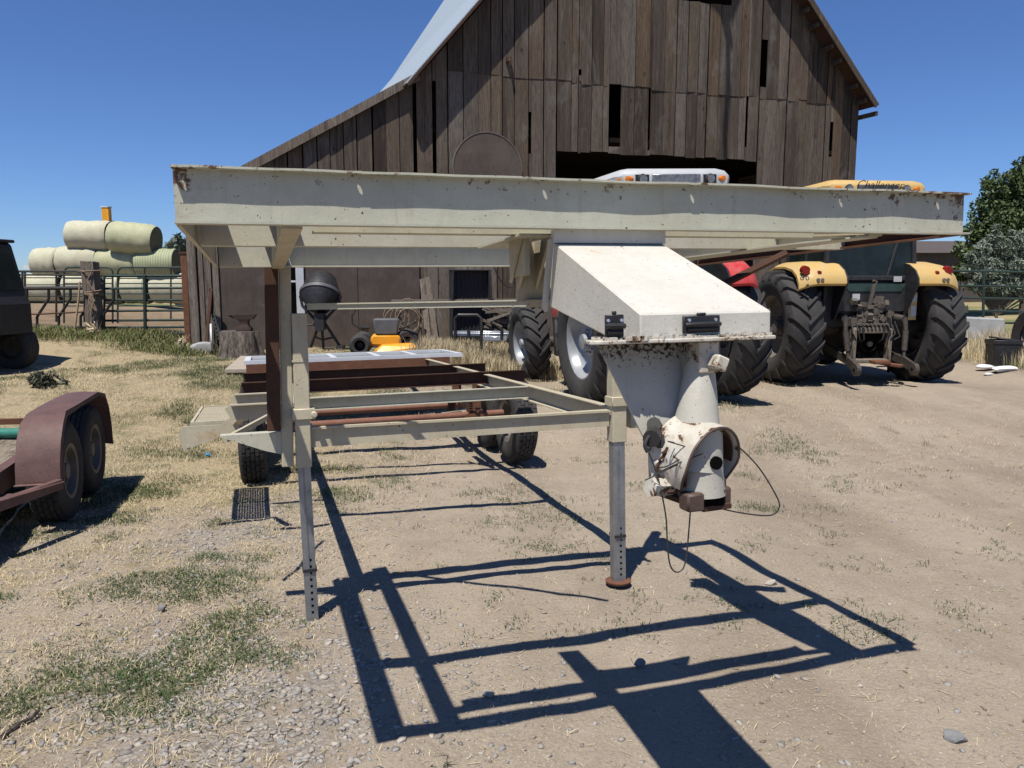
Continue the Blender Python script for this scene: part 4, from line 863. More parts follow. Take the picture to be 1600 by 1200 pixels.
# ================================================================ TRACTORS (local: x right, y forward, z up; rear axle centre at y=0)
def ag_tyre(R, w, rim, nl, lug_h=.05):
    h = w/2; b = MB(); Rc = R-lug_h
    p = [(rim, -h*.72), (rim+.03, -h*.84), ((Rc+rim)/2, -h*1.0), (Rc-.10, -h*.98), (Rc-.03, -h*.84), (Rc, -h*.55), (Rc+.004, 0)]
    p += [(q[0], -q[1]) for q in reversed(p[:-1])]; b.lathe(p, 56)
    st = 2*math.pi/nl
    for s in (-1, 1):
        for k in range(nl):
            ph = (k+(.5 if s > 0 else 0))*st; rows = []
            for f, dr in ((-.06, 0), (.3, -.002), (.62, -.008), (.90, -.028), (1.03, -.085)):
                x = s*h*f*.98; a = ph+.05-f*st*1.15*.55*1.5; hw = .020+.010*f; ro, ri = R+dr, Rc+dr-.035
                rows.append([(x, ri*math.cos(a-hw*1.3/R*1.1), ri*math.sin(a-hw*1.3/R*1.1)), (x, ro*math.cos(a-hw/R), ro*math.sin(a-hw/R)), (x, ro*math.cos(a+hw/R), ro*math.sin(a+hw/R)), (x, ri*math.cos(a+hw*1.3/R*1.1), ri*math.sin(a+hw*1.3/R*1.1))])
            b.loft(rows)
    # rear view shows the lugs as a peak: y axis points forward, so rear side is angle pi
    return b
def place(b, x, y, z): b.v = [(v[0]+x, v[1]+y, v[2]+z) for v in b.v]; return b
def rim_mesh(rim, w, s, deep=.1):
    b = MB(); o = s*w*.36
    b.lathe([(rim+.015, o), (rim+.02, o+s*.01), (rim-.005, o+s*.012), (rim-.03, o-s*.02), (rim-.05, o-s*.10), (rim-.06, s*deep*.5), (rim*.80, s*deep*.2), (rim*.70, -s*.0), (rim*.45, -s*.02), (rim*.40, s*.05), (rim*.22, s*.06), (rim*.20, s*.16), (0, s*.17)], 44)
    b.lathe([(rim+.015, -o), (rim-.03, -o), (rim-.06, -s*.05), (rim-.07, s*deep*.4)], 44)
    for k in range(10):
        a = k*.6283; c, d = math.cos(a), math.sin(a); b.cyl((s*.05, rim*.31*c, rim*.31*d), (s*.085, rim*.31*c, rim*.31*d), .018, n=6)
    return b
def fender(T, s, x0, x1, R, mat, low, droop=.13):
    """rounded mudguard over a rear wheel; s=-1 left, +1 right; x0 inner, x1 outer (absolute)"""
    b = MB(); rings = []; prof = [(-.90, low), (-.885, low+.09), (-.79, low+.22), (-.60, low+.32), (-.28, low+.37), (.2, low+.37), (.6, low+.26), (.85, low+.02)]
    N = 9
    for i in range(N+1):
        f = i/N; x = x0+(x1-x0)*f; dz = -droop*max(0, (f-.55)/.45)**2.2; sc = 1-.12*max(0, (f-.6)/.4)**2
        out = [(s*x, y*sc, z+dz*(1 if k < 7 else .5)) for k, (y, z) in enumerate(prof)]; inn = [(s*x, y*sc*.96, z+dz-.035) for (y, z) in reversed(prof)]
        rings.append(out+inn)
    b.loft(rings); o = b.build("fender", mat, T)
    b = MB(); b.prism([(s*(x0-.02), y, z) for y, z in prof]+[(s*(x0-.02), .7, low-.7), (s*(x0-.02), -.55, low-.6)], (s*.03, 0, 0)); b.build("inner_panel", m_black, o, smooth=False)
    return o
def tractor(name, label, loc, rz, roll, body, roofm, R, w, track, Rf, wf, trackf, wb, rimm, cabz, full):
    t = thing(name, label, "tractor", loc, 0, "tractors parked before the barn"); t.rotation_euler = (0, roll, rz)
    for s in (-1, 1):
        tb = place(ag_tyre(R, w, R*.55, 20), s*track/2, 0, R); tt = tb.build("rear_tyre", m_rubberdusty, t); place(rim_mesh(R*.55, w, s), s*track/2, 0, R).build("rim", rimm, tt)
        tb = place(ag_tyre(Rf, wf, Rf*.55, 18, .042), s*trackf/2, wb, Rf); tt = tb.build("front_tyre", m_rubberdusty, t); place(rim_mesh(Rf*.55, wf, s, .08), s*trackf/2, wb, Rf).build("rim", rimm, tt)
    fl = R*2-.12
    for s in (-1, 1):
        lowz = fl-.12 if full else fl-.10; fo = fender(t, s, .62, track/2+w*(.22 if full else .12), R, body, lowz, .09 if full else .07)
        if s < 0 or full:
            f = MB(); q = track/2+.02
            for (dx, z, r) in ((.16, fl+.10, .075), (-.06, fl+.06, .035)): yy = -float(np.interp(z-lowz, (0, .09, .22, .32), (.90, .885, .79, .60))); q2 = q-(.10 if s > 0 else 0); f.cyl((s*(q2+dx-.14), yy+.06, z), (s*(q2+dx-.14), yy-.025, z-.006), r, r*.9, 18)
            f.build("tail_lamp", m_lampred, fo, each=True)
            f = MB()
            for dx in (-.22, -.15): f.cyl((s*(q+dx), -.86, fl-.06), (s*(q+dx), -.91, fl-.06), .028, n=12)
            for dx in ((.16, .25) if s < 0 else ()): f.lathe([(.025, -.89), (.035, -.905), (.02, -.91)], 12, 'y', c=(s*(q+dx)-.12*s, 0, fl-.035))
            f.build("reflector", m_rimdark, fo, each=True)
    # axle housing, gearbox, engine, hood
    b = MB(); b.cyl((-track/2+.1, 0, R), (track/2-.1, 0, R), .17, n=16); b.loft([[(x*k, y, z) for x, z in ((-.28, R-.38), (.28, R-.38), (.32, R), (.28, R+.40), (-.28, R+.40), (-.32, R))] for y, k in ((-.42, .8), (-.3, 1), (.6, 1), (wb-.4, .8))]); b.build("rear_axle", m_hyd, t)
    b = MB(); b.cyl((-trackf/2+.1, wb, Rf), (trackf/2-.1, wb, Rf), .10, n=12); b.box(-.25, .25, wb-.6, wb+.4, Rf-.1, Rf+.25); b.build("front_axle", m_hyd, t)
    b = MB(); hz = R+.78; b.loft([[(x*k, y, R-.05+(z)*kz) for x, z in ((-.42, 0), (.42, 0), (.44, .6), (.30, .86), (-.30, .86), (-.44, .6))] for y, k, kz in ((1.15, 1, 1.0), (1.7, 1, .98), (wb+.5, .92, .86), (wb+.75, .8, .7))]); b.build("hood", body, t)
    b = MB()
    for s in (-1,): b.loft([[(s*x, y, z) for x, z in ((.50, .55), (.95, .55), (1.0, .75), (1.0, 1.15), (.92, 1.28), (.5, 1.28))] for y in (.95, 1.0, 1.7, 1.75)])
    b.build("fuel_tank", m_grey, t, bevel=.03)
    b = MB(); b.box(-.92, -.55, 1.78, 2.05, .55, 1.2); b.box(-.95, -.6, .95, 1.5, .30, .42); b.build("cab_step", m_dark, t, bevel=.015)
    # cab
    zc = fl-.05; zr = cabz; cw, cr = .80, .72
    b = MB()
    for s in (-1, 1):
        b.bar((s*cw, -.50, zc-.35), (s*cr, -.42, zr), .07, .09, (0, 1, 0)); b.bar((s*(cw+.02), .25, zc-.55), (s*cr, .2, zr), .05, .07, (0, 1, 0)); b.bar((s*cw, 1.05, zc-.75), (s*(cr-.02), .85, zr), .06, .08, (0, 1, 0))
    b.box(-cw, cw, -.54, -.47, zc-.02, zc+.06); b.box(-cr, cr, -.46, -.38, zr-.08, zr)
    b.bar((.30, -.49, zc+.02), (.62, -.44, zr-.25), .05, .05, (0, 1, 0)); b.build("cab_frame", m_black, t, smooth=False, bevel=.01)
    b = MB(); b.box(-cw, cw, -.46, 1.0, 1.0, zc-.02); b.box(-.62, .62, -.56, -.46, 1.25, zc-.10); b.build("cab_base", m_black, t, smooth=False, bevel=.02)
    b = MB(); b.prism([(-cw+.03, -.49, zc+.06), (cw-.03, -.49, zc+.06), (cr-.03, -.42, zr-.08), (-cr+.03, -.42, zr-.08)], (0, .012, 0))
    for s in (-1, 1): b.prism([(s*cw, -.45, zc), (s*cw, 1.0, zc-.5), (s*(cr-.01), .84, zr), (s*(cr-.01), -.38, zr)], (s*.008, 0, 0))
    b.prism([(-cw, 1.05, zc-.4), (cw, 1.05, zc-.4), (cr, .86, zr), (-cr, .86, zr)], (0, -.012, 0)); b.build("cab_window", m_glass, t, smooth=False)
    b = MB(); b.box(-.28, .28, .05, .2, zc-.2, zc+.42); b.box(-.28, .28, .05, .6, zc-.3, zc-.2); b.box(-.14, .14, .06, .16, zc+.43, zc+.6); b.build("seat", m_dark, t, bevel=.04)
    b = MB(); b.prism([(-.40, -.575, zc-.20), (.52, -.575, zc-.20), (.62, -.56, zc-.07), (-.50, -.56, zc-.07)], (0, .012, 0)); b.build("rear_panel", m_green, t, smooth=False)
    # roof
    b = MB(); rw = .92 if full else .88; rings = []
    for z, k, kk in ((zr-.02, .90, 0), (zr+.02, .99, 0), (zr+.12, 1, .0), (zr+.19, .94, .04), (zr+.23, .82, .12)):
        rings.append([(x*k, y*(1 if y < 0 else .98)+(kk if y < 0 else -kk), z) for x, y in ((-.98*rw, -.45), (-.90*rw, -.56), (.90*rw, -.56), (.98*rw, -.45), (.98*rw, 1.0), (.8*rw, 1.2), (-.8*rw, 1.2), (-.98*rw, 1.0))])
    b.loft(rings); ro = b.build("cab_roof", roofm, t, bevel=.015)
    for s in (-1, 1):
        b = MB(); b.M = Matrix.Translation((s*.73, -.535, zr+.085)) @ Matrix.Rotation(s*.28, 4, 'Z'); b.lathe([(0, -.03), (.05, -.025), (.07, 0), (.07, .04)], 16, 'y'); b.M = b.M @ Matrix.Diagonal((1.55, 1, .72, 1)); b.v = []; b.f = []; b.tint = []
        b.lathe([(0, -.03), (.05, -.025), (.07, 0), (.07, .04)], 18, 'y'); b.build("marker_lamp", m_amber, ro)
        b = MB(); b.M = Matrix.Translation((s*.50, -.57, zr+.075)); b.lathe([(.0, -.035), (.06, -.03), (.075, -.005), (.065, .05), (.02, .08)], 18, 'y'); wl = b.build("work_lamp", m_dark, ro)
        b = MB(); b.M = Matrix.Translation((s*.50, -.607, zr+.075)); b.lathe([(0, 0), (.055, .004), (.05, .01)], 18, 'y'); b.build("lens", m_lens, wl)
    b = MB(); b.box(-.36, .36, -.568, -.55, zr+.02, zr+.145); b.build("rear_grille", m_grey if full else m_lens, ro, bevel=.008)
    if not full: b = MB(); b.box(.40, .60, -.562, -.55, zr+.02, zr+.14); b.box(-.60, -.40, -.562, -.55, zr+.02, zr+.14); b.build("lamp_recess", m_black, ro, each=True)
    for s in (-1, 1):
        b = MB(); b.tube([(s*.8, .95, zr-.1), (s*1.15, .9, zr-.12), (s*1.18, .88, zr-.5)], .014, 6); b.box(s*1.18-.1, s*1.18+.1, .86, .90, zr-.55, zr-.22); b.build("mirror", m_black, t)
    return t, fl, zr
YP = at(1325, 596, 13.55); 
yt, yfl, yzr = tractor("yellow_tractor", "dusty yellow tractor seen from behind with black three-point hitch", (YP.x, 13.55, -.11), R_(6), 0, m_yellow, m_yellow, .985, .62, 2.50, .74, .5, 2.0, 2.9, m_rimdark, 3.20, True)
txc = bpy.data.curves.new("roof_lettering", 'FONT'); txc.body = "Challenger"; txc.size = .205; txc.shear = .35; txc.extrude = .002; txc.align_x = 'CENTER'; txc.space_character = .93; txc.offset = -.002
tx = bpy.data.objects.new("tmp_text", txc); C.objects.link(tx)
me = bpy.data.meshes.new_from_object(tx.evaluated_get(bpy.context.evaluated_depsgraph_get())); bpy.data.objects.remove(tx); me.materials.clear(); me.materials.append(m_black)
tx = bpy.data.objects.new("roof_lettering", me); C.objects.link(tx); tx.parent = yt; tx.location = (.02, -.575, yzr+.072); tx.rotation_euler = (R_(90), 0, 0)
# hitch of the yellow tractor
b = MB(); b.box(-.36, .36, -.62, -.40, 1.02, 1.16)
for k in range(60): b.M = Matrix.Translation((random.gauss(0, .15), random.uniform(-.66, -.5), random.uniform(.95, 1.45))) @ Matrix.Rotation(random.random()*3, 4, random.choice('XYZ')); b.box(-random.uniform(.02, .06), .04, -.04, .04, -.03, random.uniform(.02, .07))
b.M = Matrix()
for k in range(8): b.cyl((-.25+.07*k, -.62, 1.05), (-.25+.07*k, -.72, 1.05), .022, n=8)
b.build("hydraulic_valves", m_hyd2, yt, smooth=False)
b = MB(); b.tube([(-.05, -.6, 1.30), (-.03, -.66, 1.6), (-.02, -.67, 1.72)], .035, 8); b.tube([(-.02, -.67, 1.70), (.02, -.67, 1.76), (-.05, -.68, 1.78)], .02, 8); b.box(.02, .18, -.64, -.5, 1.25, 1.52); b.build("top_link", m_hyd2, yt)
for s in (-1, 1):
    b = MB(); b.tube([(s*.42, -.35, 1.16), (s*.52, -.72, 1.14)], [.09, .06], 10); b.tube([(s*.52, -.72, 1.16), (s*.53, -.76, .95)], [.05, .035], 10); b.tube([(s*.53, -.76, .95), (s*.50, -.80, .62)], [.05, .045], 10); b.tube([(s*.50, -.80, .62), (s*.49, -.82, .48)], .026, 8); b.build("lift_arm", m_hyd, yt)
    b = MB(); b.bar((s*.40, .1, .62), (s*.48, -.80, .46), .06, .13); b.bar((s*.48, -.80, .46), (s*.50, -1.08, .36), .05, .15); b.lathe([(.03, -.04), (.10, -.035), (.10, .035), (.03, .04)], 16, 'x', c=(s*.50, -1.10, .34)); b.build("lower_link", m_hyd, yt)
b = MB(); b.box(-.35, -.28, -.70, -.56, .42, .98); b.box(.28, .35, -.70, -.56, .42, .98); b.box(-.35, .35, -.70, -.56, .40, .47); b.box(-.32, .32, -.68, -.57, .90, 1.0); b.build("drawbar_frame", m_dust, yt, bevel=.015)
b = MB(); b.box(-.27, .27, -.56, -.54, .47, .90); b.build("drawbar_recess", m_blackhole, yt)
b = MB(); b.bar((0, -.3, .42), (.35, -1.0, .38), .12, .05); b.box(-.05, .22, -.9, -.62, .40, .46); b.build("drawbar", m_rust, yt, bevel=.01)
b = MB(); b.cyl((0, -.44, .72), (0, -.62, .72), .05, n=10); b.lathe([(.13, -.6), (.15, -.5), (.15, -.43)], 14, 'y', c=(0, 0, .72)); b.build("pto_shaft", m_dark, yt)
b = MB(); b.box(.66, .80, -.60, -.59, 1.12, 1.58); b.build("decal_panel", m_yellow, yt, smooth=False)
b = MB(); b.box(.69, .79, -.612, -.60, 1.42, 1.54); b.box(.69, .79, -.612, -.60, 1.18, 1.36); b.build("warning_sticker", m_cabwhite, yt, smooth=False, each=True)
b = MB(); b.box(.38, .52, -.575, -.56, yfl-.09, yfl-.0); b.box(-.35, -.22, -.60, -.59, 1.46, 1.56); b.build("label_plate", m_cabwhite, yt, smooth=False, each=True)
for s in (-1, 1):
    b = MB()
    for k in range(4): x = s*(.18+.08*k); b.tube([(x, -.6, 1.1), (x*1.1, -.72, 1.0-.05*k), (x*.9, -.70, .8), (x, -.5, .7)], .014, 6)
    b.build("hydraulic_hose", m_black, yt, each=True)
rt, rfl, rzr = tractor("red_tractor", "red tractor with white cab roof and silver wheels behind the gooseneck box", (2.17, 11.12, -.085), R_(16), R_(-2.4), m_red, m_cabwhite, .95, .50, 2.08, .70, .44, 2.15, 2.95, m_silver, 3.02, False)
b = MB(); b.box(-.34, .34, -.6, -.40, .9, 1.2); b.cyl((-.5, -.7, 1.2), (-.5, -.75, .55), .045, n=8); b.cyl((.5, -.7, 1.2), (.5, -.75, .55), .045, n=8); b.build("hitch_block", m_hyd, rt)

# ================================================================ LEFT: rusty utility trailer
LT = thing("utility_trailer", "rusty maroon tandem-axle utility trailer with plank deck at the left edge", "trailer", (-3.28, 5.58, -.135), R_(16.5))
for y in (.12, .93): wheel(LT, -.13, y, .365, .37, .225, .20, m_rimdark, 1, m_rubberdusty)
b = MB(); pf = [(-.40, .40), (-.385, .52), (-.32, .68), (-.22, .79), (-.05, .84), (.4, .85), (.98, .845), (1.14, .80), (1.25, .69), (1.30, .52), (1.31, .36)]
rings = []
for i, (y, z) in enumerate(pf):
    wv = .008*math.sin(i*2.1); x1 = .03-.02*(i in (4, 5, 6))
    rings.append([(-.245, y, z), (-.235, y, z+.004), (-.12+wv, y, z+.012), (x1, y, z+.004+wv), (x1+.008, y*(1) + (.02 if z < .7 else 0)*(-1 if y > .5 else 1), z-.03), (x1-.002, y+(.02 if y < .5 else -.02)*(z < .7), z-.03), (-.12, y+(.012 if y < .5 else -.012)*(z < .75), z-.006), (-.242, y+(.012 if y < .5 else -.012)*(z < .75), z-.012)])
b.loft(rings); b.build("fender", m_maroon, LT)
b = MB(); b.bar((-.25, -.405, .40), (.03, -.405, .40), .05, .012); b.bar((.03, -.41, .395), (-.36, -1.0, .36), .05, .07, (0, 0, 1)); b.bar((.035, -.41, .41), (-.35, -1.0, .405), .07, .012, (0, 0, 1)); b.build("fender_brace", m_maroon, LT, smooth=False, bevel=.004)
b = MB(); b.box(-.36, -.34, -4.2, 1.4, .34, .485); b.box(-.42, -.34, -4.2, 1.4, .485, .493); b.box(-.42, -.36, -4.2, 1.4, .34, .348); b.box(-.345, -.27, -4.2, -.40, .34, .347); b.build("side_rail", m_maroon, LT, smooth=False)
b = MB()
for k in range(11): b.box(-2.45+k*.19, -2.45+k*.19+.182, -4.2, 1.38, .45, .48+random.uniform(-.004, .004), random.random())
b.build("plank_deck", m_deck, LT, smooth=False, tint=True)
b = MB(); b.bar((-2.4, 1.30, .60), (-.34, 1.36, .56), .04, .05); b.box(-.38, -.32, 1.32, 1.40, .47, .59); b.build("cross_rail", m_rust, LT, smooth=False)
for y in (.12, .93): b = MB(); b.cyl((-2.5, y, .36), (-.2, y, .36), .04, n=12); b.build("axle", m_rustdark, LT)
b = MB(); b.box(-2.48, -2.455, -4.2, 1.4, .34, .485); b.build("side_rail", m_maroon, LT, smooth=False)
ho = thing("green_hose", "teal green hose lying across the utility trailer deck", "hose", (-4.10, 6.15, .35)); b = MB(); pts = []
for k in range(16): f = k/15; pts.append((-1.2+1.35*f, .02+.1*math.sin(f*3)-.02*k*.3+.2*f, .045+.006*math.sin(k*2)))
b.tube(pts, .042, 10); b.build("pipe", m_teal, ho)

# ================================================================ LEFT EDGE: black utility vehicle
UP = at(40, 596, 11.2)
UV = thing("utility_vehicle", "dark side-by-side utility vehicle parked at the left edge of the yard", "utility vehicle", (UP.x-.86, 11.2, g1(UP.x-.9, 11.2)), R_(-6))
def uw(x, y): 
    b = tyre_mesh(.36, .26, .18, 32, False); lug_blocks(b, .36, .26, 22, 4); place(b, 0, 0, .36); b.M = Matrix()
    b.v = [(x+v[1], y+v[0], v[2]) for v in b.v]; o = b.build("wheel", m_rubber, UV); b = MB(); b.lathe([(.19, -.125), (.16, -.06), (.06, -.05), (0, -.07)], 20, 'y', c=(x, y, .36)); b.build("rim", m_dark, o)
for x in (-.22, -2.0):
    for y in (.05, 1.25): uw(x, y)
b = MB(); b.prism([(-2.6, 0, .5), (-1.6, 0, .42), (-.62, 0, .42), (-.58, 0, .68), (-.3, 0, .76), (.02, 0, .72), (.10, 0, .56), (.10, 0, 1.05), (.03, 0, 1.22), (-.16, 0, 2.0), (-.3, 0, 2.05), (-2.4, 0, 2.0), (-2.6, 0, 1.2)], (0, 1.32, 0)); b.build("body", m_black, UV, smooth=False, bevel=.03)
b = MB(); b.prism([(-1.1, -.02, .46), (-.64, -.02, .46), (-.60, -.02, .78), (-.30, -.02, .90), (-.04, -.02, 1.14), (-1.05, -.02, 1.16)], (0, .03, 0)); b.build("door", m_dark, UV, smooth=False, bevel=.01)
b = MB(); b.prism([(-.92, -.012, 1.24), (-.03, -.012, 1.24), (-.18, -.012, 1.88), (-.92, -.012, 1.9)], (0, .02, 0)); b.prism([(.028, .12, 1.27), (.028, 1.2, 1.27), (-.135, 1.2, 1.94), (-.135, .12, 1.94)], (.008, 0, .004)); b.build("window", m_glass, UV, smooth=False, each=True)
b = MB(); b.bar((-.52, -.03, 1.2), (-.50, -.03, 1.95), .05, .05, (0, 1, 0)); b.bar((.03, -.03, 1.22), (-.17, -.03, 1.97), .05, .05, (0, 1, 0)); b.build("cab_post", m_black, UV, smooth=False, each=True)
for k in range(4):
    b = MB(); b.bar((-.95+k*.14, -.03, .55), (-.90+k*.15, -.03, 1.1), .03, .02, (0, 1, 0)); b.build("door_bar", m_grey, UV, smooth=False)
b = MB(); b.box(-.98, -.40, -.05, .0, .42, .47); b.build("step_board", m_grey, UV, smooth=False, bevel=.008)
b = MB(); b.box(-2.55, -.14, -.05, 1.37, 2.02, 2.07); b.build("roof", m_black, UV, bevel=.015)

# ================================================================ ALONG THE BARN
def wt(name, label, cat, px, py, Y, rz=0, group=None, g=True):
    p = at(px, py, Y)
    if g: p.z = g1(p.x, p.y)
    return thing(name, label, cat, p, rz, group)
k_ = lambda Y: Y/F
# stump + anvil
Y = 14.6; t = wt("tree_stump", "grey barked tree stump carrying the anvil", "stump", 376, 560, Y); zt = at(380, 517, Y).z-t.location.z
b = MB(); rings = []
for z, r in ((-.1, .46), (.08, .42), (zt*.5, .37), (zt-.02, .355), (zt, .34)):
    rings.append([((r*(1+.07*math.sin(5*a)+.05*math.sin(11*a+z*2)))*math.cos(a), (r*(1+.07*math.sin(5*a)+.05*math.sin(11*a+z*2)))*math.sin(a), z) for a in np.linspace(0, 2*math.pi, 56)[:-1]])
b.loft(rings)
k = NT("stump_bark"); n = k.noise(7, 7, .75, k.mapping((3, 3, .7))); k.bump(n, 1., .08); m_stump = k.done(k.mix(k.ramp(n, .38, .62), (.055, .045, .038), (.26, .225, .19)), .95, 0, .1)
b.build("stump_log", m_stump, t)
zs = t.location.z+zt; pA = at(383, 515, Y); A_ = thing("anvil", "rusty dark anvil standing on the tree stump", "anvil", (pA.x, Y-.02, zs)); sA = .97
b = MB(); b.loft([[(x*k, y*k2, z) for x, y in ((-.14, -.09), (.14, -.09), (.14, .09), (-.14, .09))] for z, k, k2 in ((0, 1, 1), (.05, .95, .9), (.10, .62, .6), (.17, .58, .55), (.23, .85, .7))]); b.build("base", m_anvil, A_, bevel=.01)
b = MB(); b.prism([(-.27, -.06, .31), (.24, -.06, .32), (.17, -.06, .22), (-.13, -.06, .21), (-.20, -.06, .27)], (0, .12, 0)); b.tube([(-.18, 0, .275), (-.26, 0, .29), (-.34, 0, .305)], [.045, .025, .006], 10); b.build("body", m_anvil, A_, bevel=.008)
t = wt("farm_jack", "rusty red lever jack leaning on the barn corner", "jack", 322, 552, 14.9); zt = at(322, 456, 14.9).z-t.location.z
b = MB(); b.bar((.0, 0, 0), (.02, .35, zt), .06, .05, (0, 1, 0)); b.lathe([(.02, -.01), (.045, -.01), (.045, .01), (.02, .01)], 12, 'y', c=(.02, .35, zt+.03)); b.box(-.08, .08, -.08, .08, -.05, .12); b.build("bar", m_rustdark, t, bevel=.008)
t = wt("angle_iron", "dark punched angle iron leaning on the barn corner boards", "iron bar", 346, 550, 14.95); b = MB(); q = at(327, 462, 15.3)-Vector(t.location); b.bar((0, 0, 0), q, .075, .012, (0, 1, 0)); o = b.build("strip", m_dark, t, smooth=False)
b = MB()
for j in range(12): v = q*(.08+.07*j); b.box(v.x-.012, v.x+.012, v.y-.012, v.y-.008, v.z-.015, v.z+.015)
b.build("hole", m_blackhole, o, each=True)
t = wt("white_disc", "white rimmed metal disc standing between the jack and the stump", "disc", 331, 550, 14.85); b = MB(); b.M = Matrix.Translation((0, 0, .30)) @ Matrix.Rotation(R_(-70), 4, 'Z'); b.lathe([(0, .0), (.24, .01), (.27, -.01), (.275, .02), (.25, .03), (0, .03)], 32, 'y'); b.build("disc", m_tin, t)
def rock(name, label, cat, p, sz, mat, rz=0, seed=1):
    bm = bmesh.new(); bmesh.ops.create_icosphere(bm, subdivisions=3, radius=1); rs = random.Random(seed)
    pl = [(Vector((rs.gauss(0, 1), rs.gauss(0, 1), rs.gauss(0, .6))).normalized(), rs.uniform(.55, .85)) for _ in range(11)]
    for v in bm.verts:
        for nrm, d in pl:
            e = v.co.dot(nrm)-d
            if e > 0: v.co -= nrm*e*.92
        v.co = Vector((v.co.x*sz[0], v.co.y*sz[1], v.co.z*sz[2]))
    me = bpy.data.meshes.new(name); bm.to_mesh(me); bm.free(); me.materials.append(mat); o = bpy.data.objects.new(name, me); C.objects.link(o); o.location = p; o.rotation_euler = (0, 0, rz); return tag(o, label, cat)
p = at(318, 553, 14.8); rock("rock", "pale bluish rock lying at the barn corner by the jack", "rock", (p.x, 14.8, g1(p.x, 14.8)+.06), (.26, .2, .16), m_block, .4, 3)
# concrete slab
q = [ground_at(x, y) for x, y in ((352, 588), (440, 588), (450, 566), (376, 564))]
t = thing("concrete_slab", "flat cracked concrete slab in the dry grass before the stump", "slab", q[0]); b = MB(); b.prism([Vector((v.x, v.y, max(w.z for w in q)-.03))-q[0] for v in q], (0, 0, .08)); b.build("slab", m_concrete, t, smooth=False, bevel=.015)
# concrete mixer
Y = 15.0; t = wt("concrete_mixer", "black concrete mixer with tilted drum on a tube stand", "concrete mixer", 505, 548, Y); z0 = t.location.z; k = k_(Y)
zd = at(502, 460, Y).z-z0; b = MB(); b.M = Matrix.Translation((-.02, 0, zd)) @ Matrix.Rotation(R_(-32), 4, 'X')
r = 30*k; b.lathe([(0, -.30), (r*.55, -.32), (r*.98, -.08), (r, -.02), (r*1.03, 0), (r, .02), (r*.97, .08), (r*.72, .36), (r*.60, .40), (r*.58, .38), (r*.7, .2)], 40, 'z'); dr = b.build("drum", m_black, t)
b = MB(); b.M = Matrix.Translation((-.02, 0, zd)) @ Matrix.Rotation(R_(-32), 4, 'X'); b.lathe([(r*1.0, -.03), (r*1.06, -.03), (r*1.06, .03), (r*1.0, .03)], 40, 'z'); b.build("drum_band", m_grey, dr)
zf = at(502, 505, Y).z-z0
b = MB(); b.tube([(-.40, -.05, zd-.02), (-.36, -.05, zd-.22), (-.1, -.08, zf+.05), (.06, -.08, zf+.05), (.34, -.05, zd-.2), (.38, -.05, zd-.02)], .03, 8); b.box(-.10, .08, -.22, .0, zf, zf+.2); b.cyl((0, -.26, zf-.06), (0, 0, zf-.06), .09, n=16); b.build("yoke", m_black, t)
b = MB(); b.tube([(0, -.05, zf), (.02, -.05, .0)], .028, 8); b.tube([(.05, 0, zf), (.33, .1, .02)], .03, 8); b.tube([(-.05, 0, zf), (-.3, .2, .03)], .028, 8); b.tube([(-.12, -.08, zf-.02), (-.35, -.1, zf-.04)], .022, 8); b.tube([(-.15, .1, zf*.45), (.0, -.05, zf*.38), (.18, .05, zf*.45)], .02, 8); b.box(.26, .40, -.02, .16, -.02, .08); b.build("stand", m_dark, t)
# riding mower
Y = 14.2; t = wt("riding_mower", "yellow riding mower with grey seat parked against the barn", "lawn mower", 608, 549, Y, R_(8)); z0 = t.location.z; zz = lambda y: at(608, y, Y).z-z0
b = MB(); b.loft([[(x*k-.05, y, z) for x, y in ((-.22, 0), (.23, 0), (.23, .3), (-.22, .3))] for z, k in ((zz(523), .85), (zz(519), .95), (zz(500), 1.05), (zz(498), .98))]); b.build("seat", m_grey, t, bevel=.03)
b = MB(); b.loft([[(x*k-.05, y, z) for x, y in ((-.28, 0), (.26, 0), (.26, .5), (-.28, .5))] for z, k in ((zz(540), 1.05), (zz(528), 1.0), (zz(523), .85))]); b.build("body", m_mower, t, bevel=.03)
b = MB(); b.prism([(-.28, -.45, zz(550)), (.44, -.45, zz(550)), (.50, -.45, zz(539)), (.42, -.35, zz(535)), (-.12, -.35, zz(537)), (-.24, -.45, zz(544))], (0, .25, 0)); b.box(-.2, .4, -.2, .4, zz(549), zz(541)); b.build("mower_deck", m_mower, t, smooth=False, bevel=.015)
for x, y, r in ((-.52, -.12, .20), (.34, .15, .24), (-.5, .75, .2), (.36, .8, .2)):
    b = MB(); b.lathe([(.10, -.09), (r-.05, -.10), (r, -.05), (r, .05), (r-.05, .10), (.10, .09), (.05, .02), (0, .02)], 24, 'y', c=(x, y, r)); b.build("wheel", m_rubber, t)
b = MB(); b.tube([(-.38, .2, zz(518)), (-.50, .1, zz(515)), (-.66, .1, zz(506)), (-.67, .1, zz(494)), (-.60, .1, zz(484))], .018, 8); b.tube([(.2, .1, zz(515)), (.40, .0, zz(508)), (.50, 0, zz(502))], .02, 8); b.tube([(-.5, 0, zz(512)), (-.36, .05, zz(512))], .035, 8); b.build("control_lever", m_dark, t, each=True)
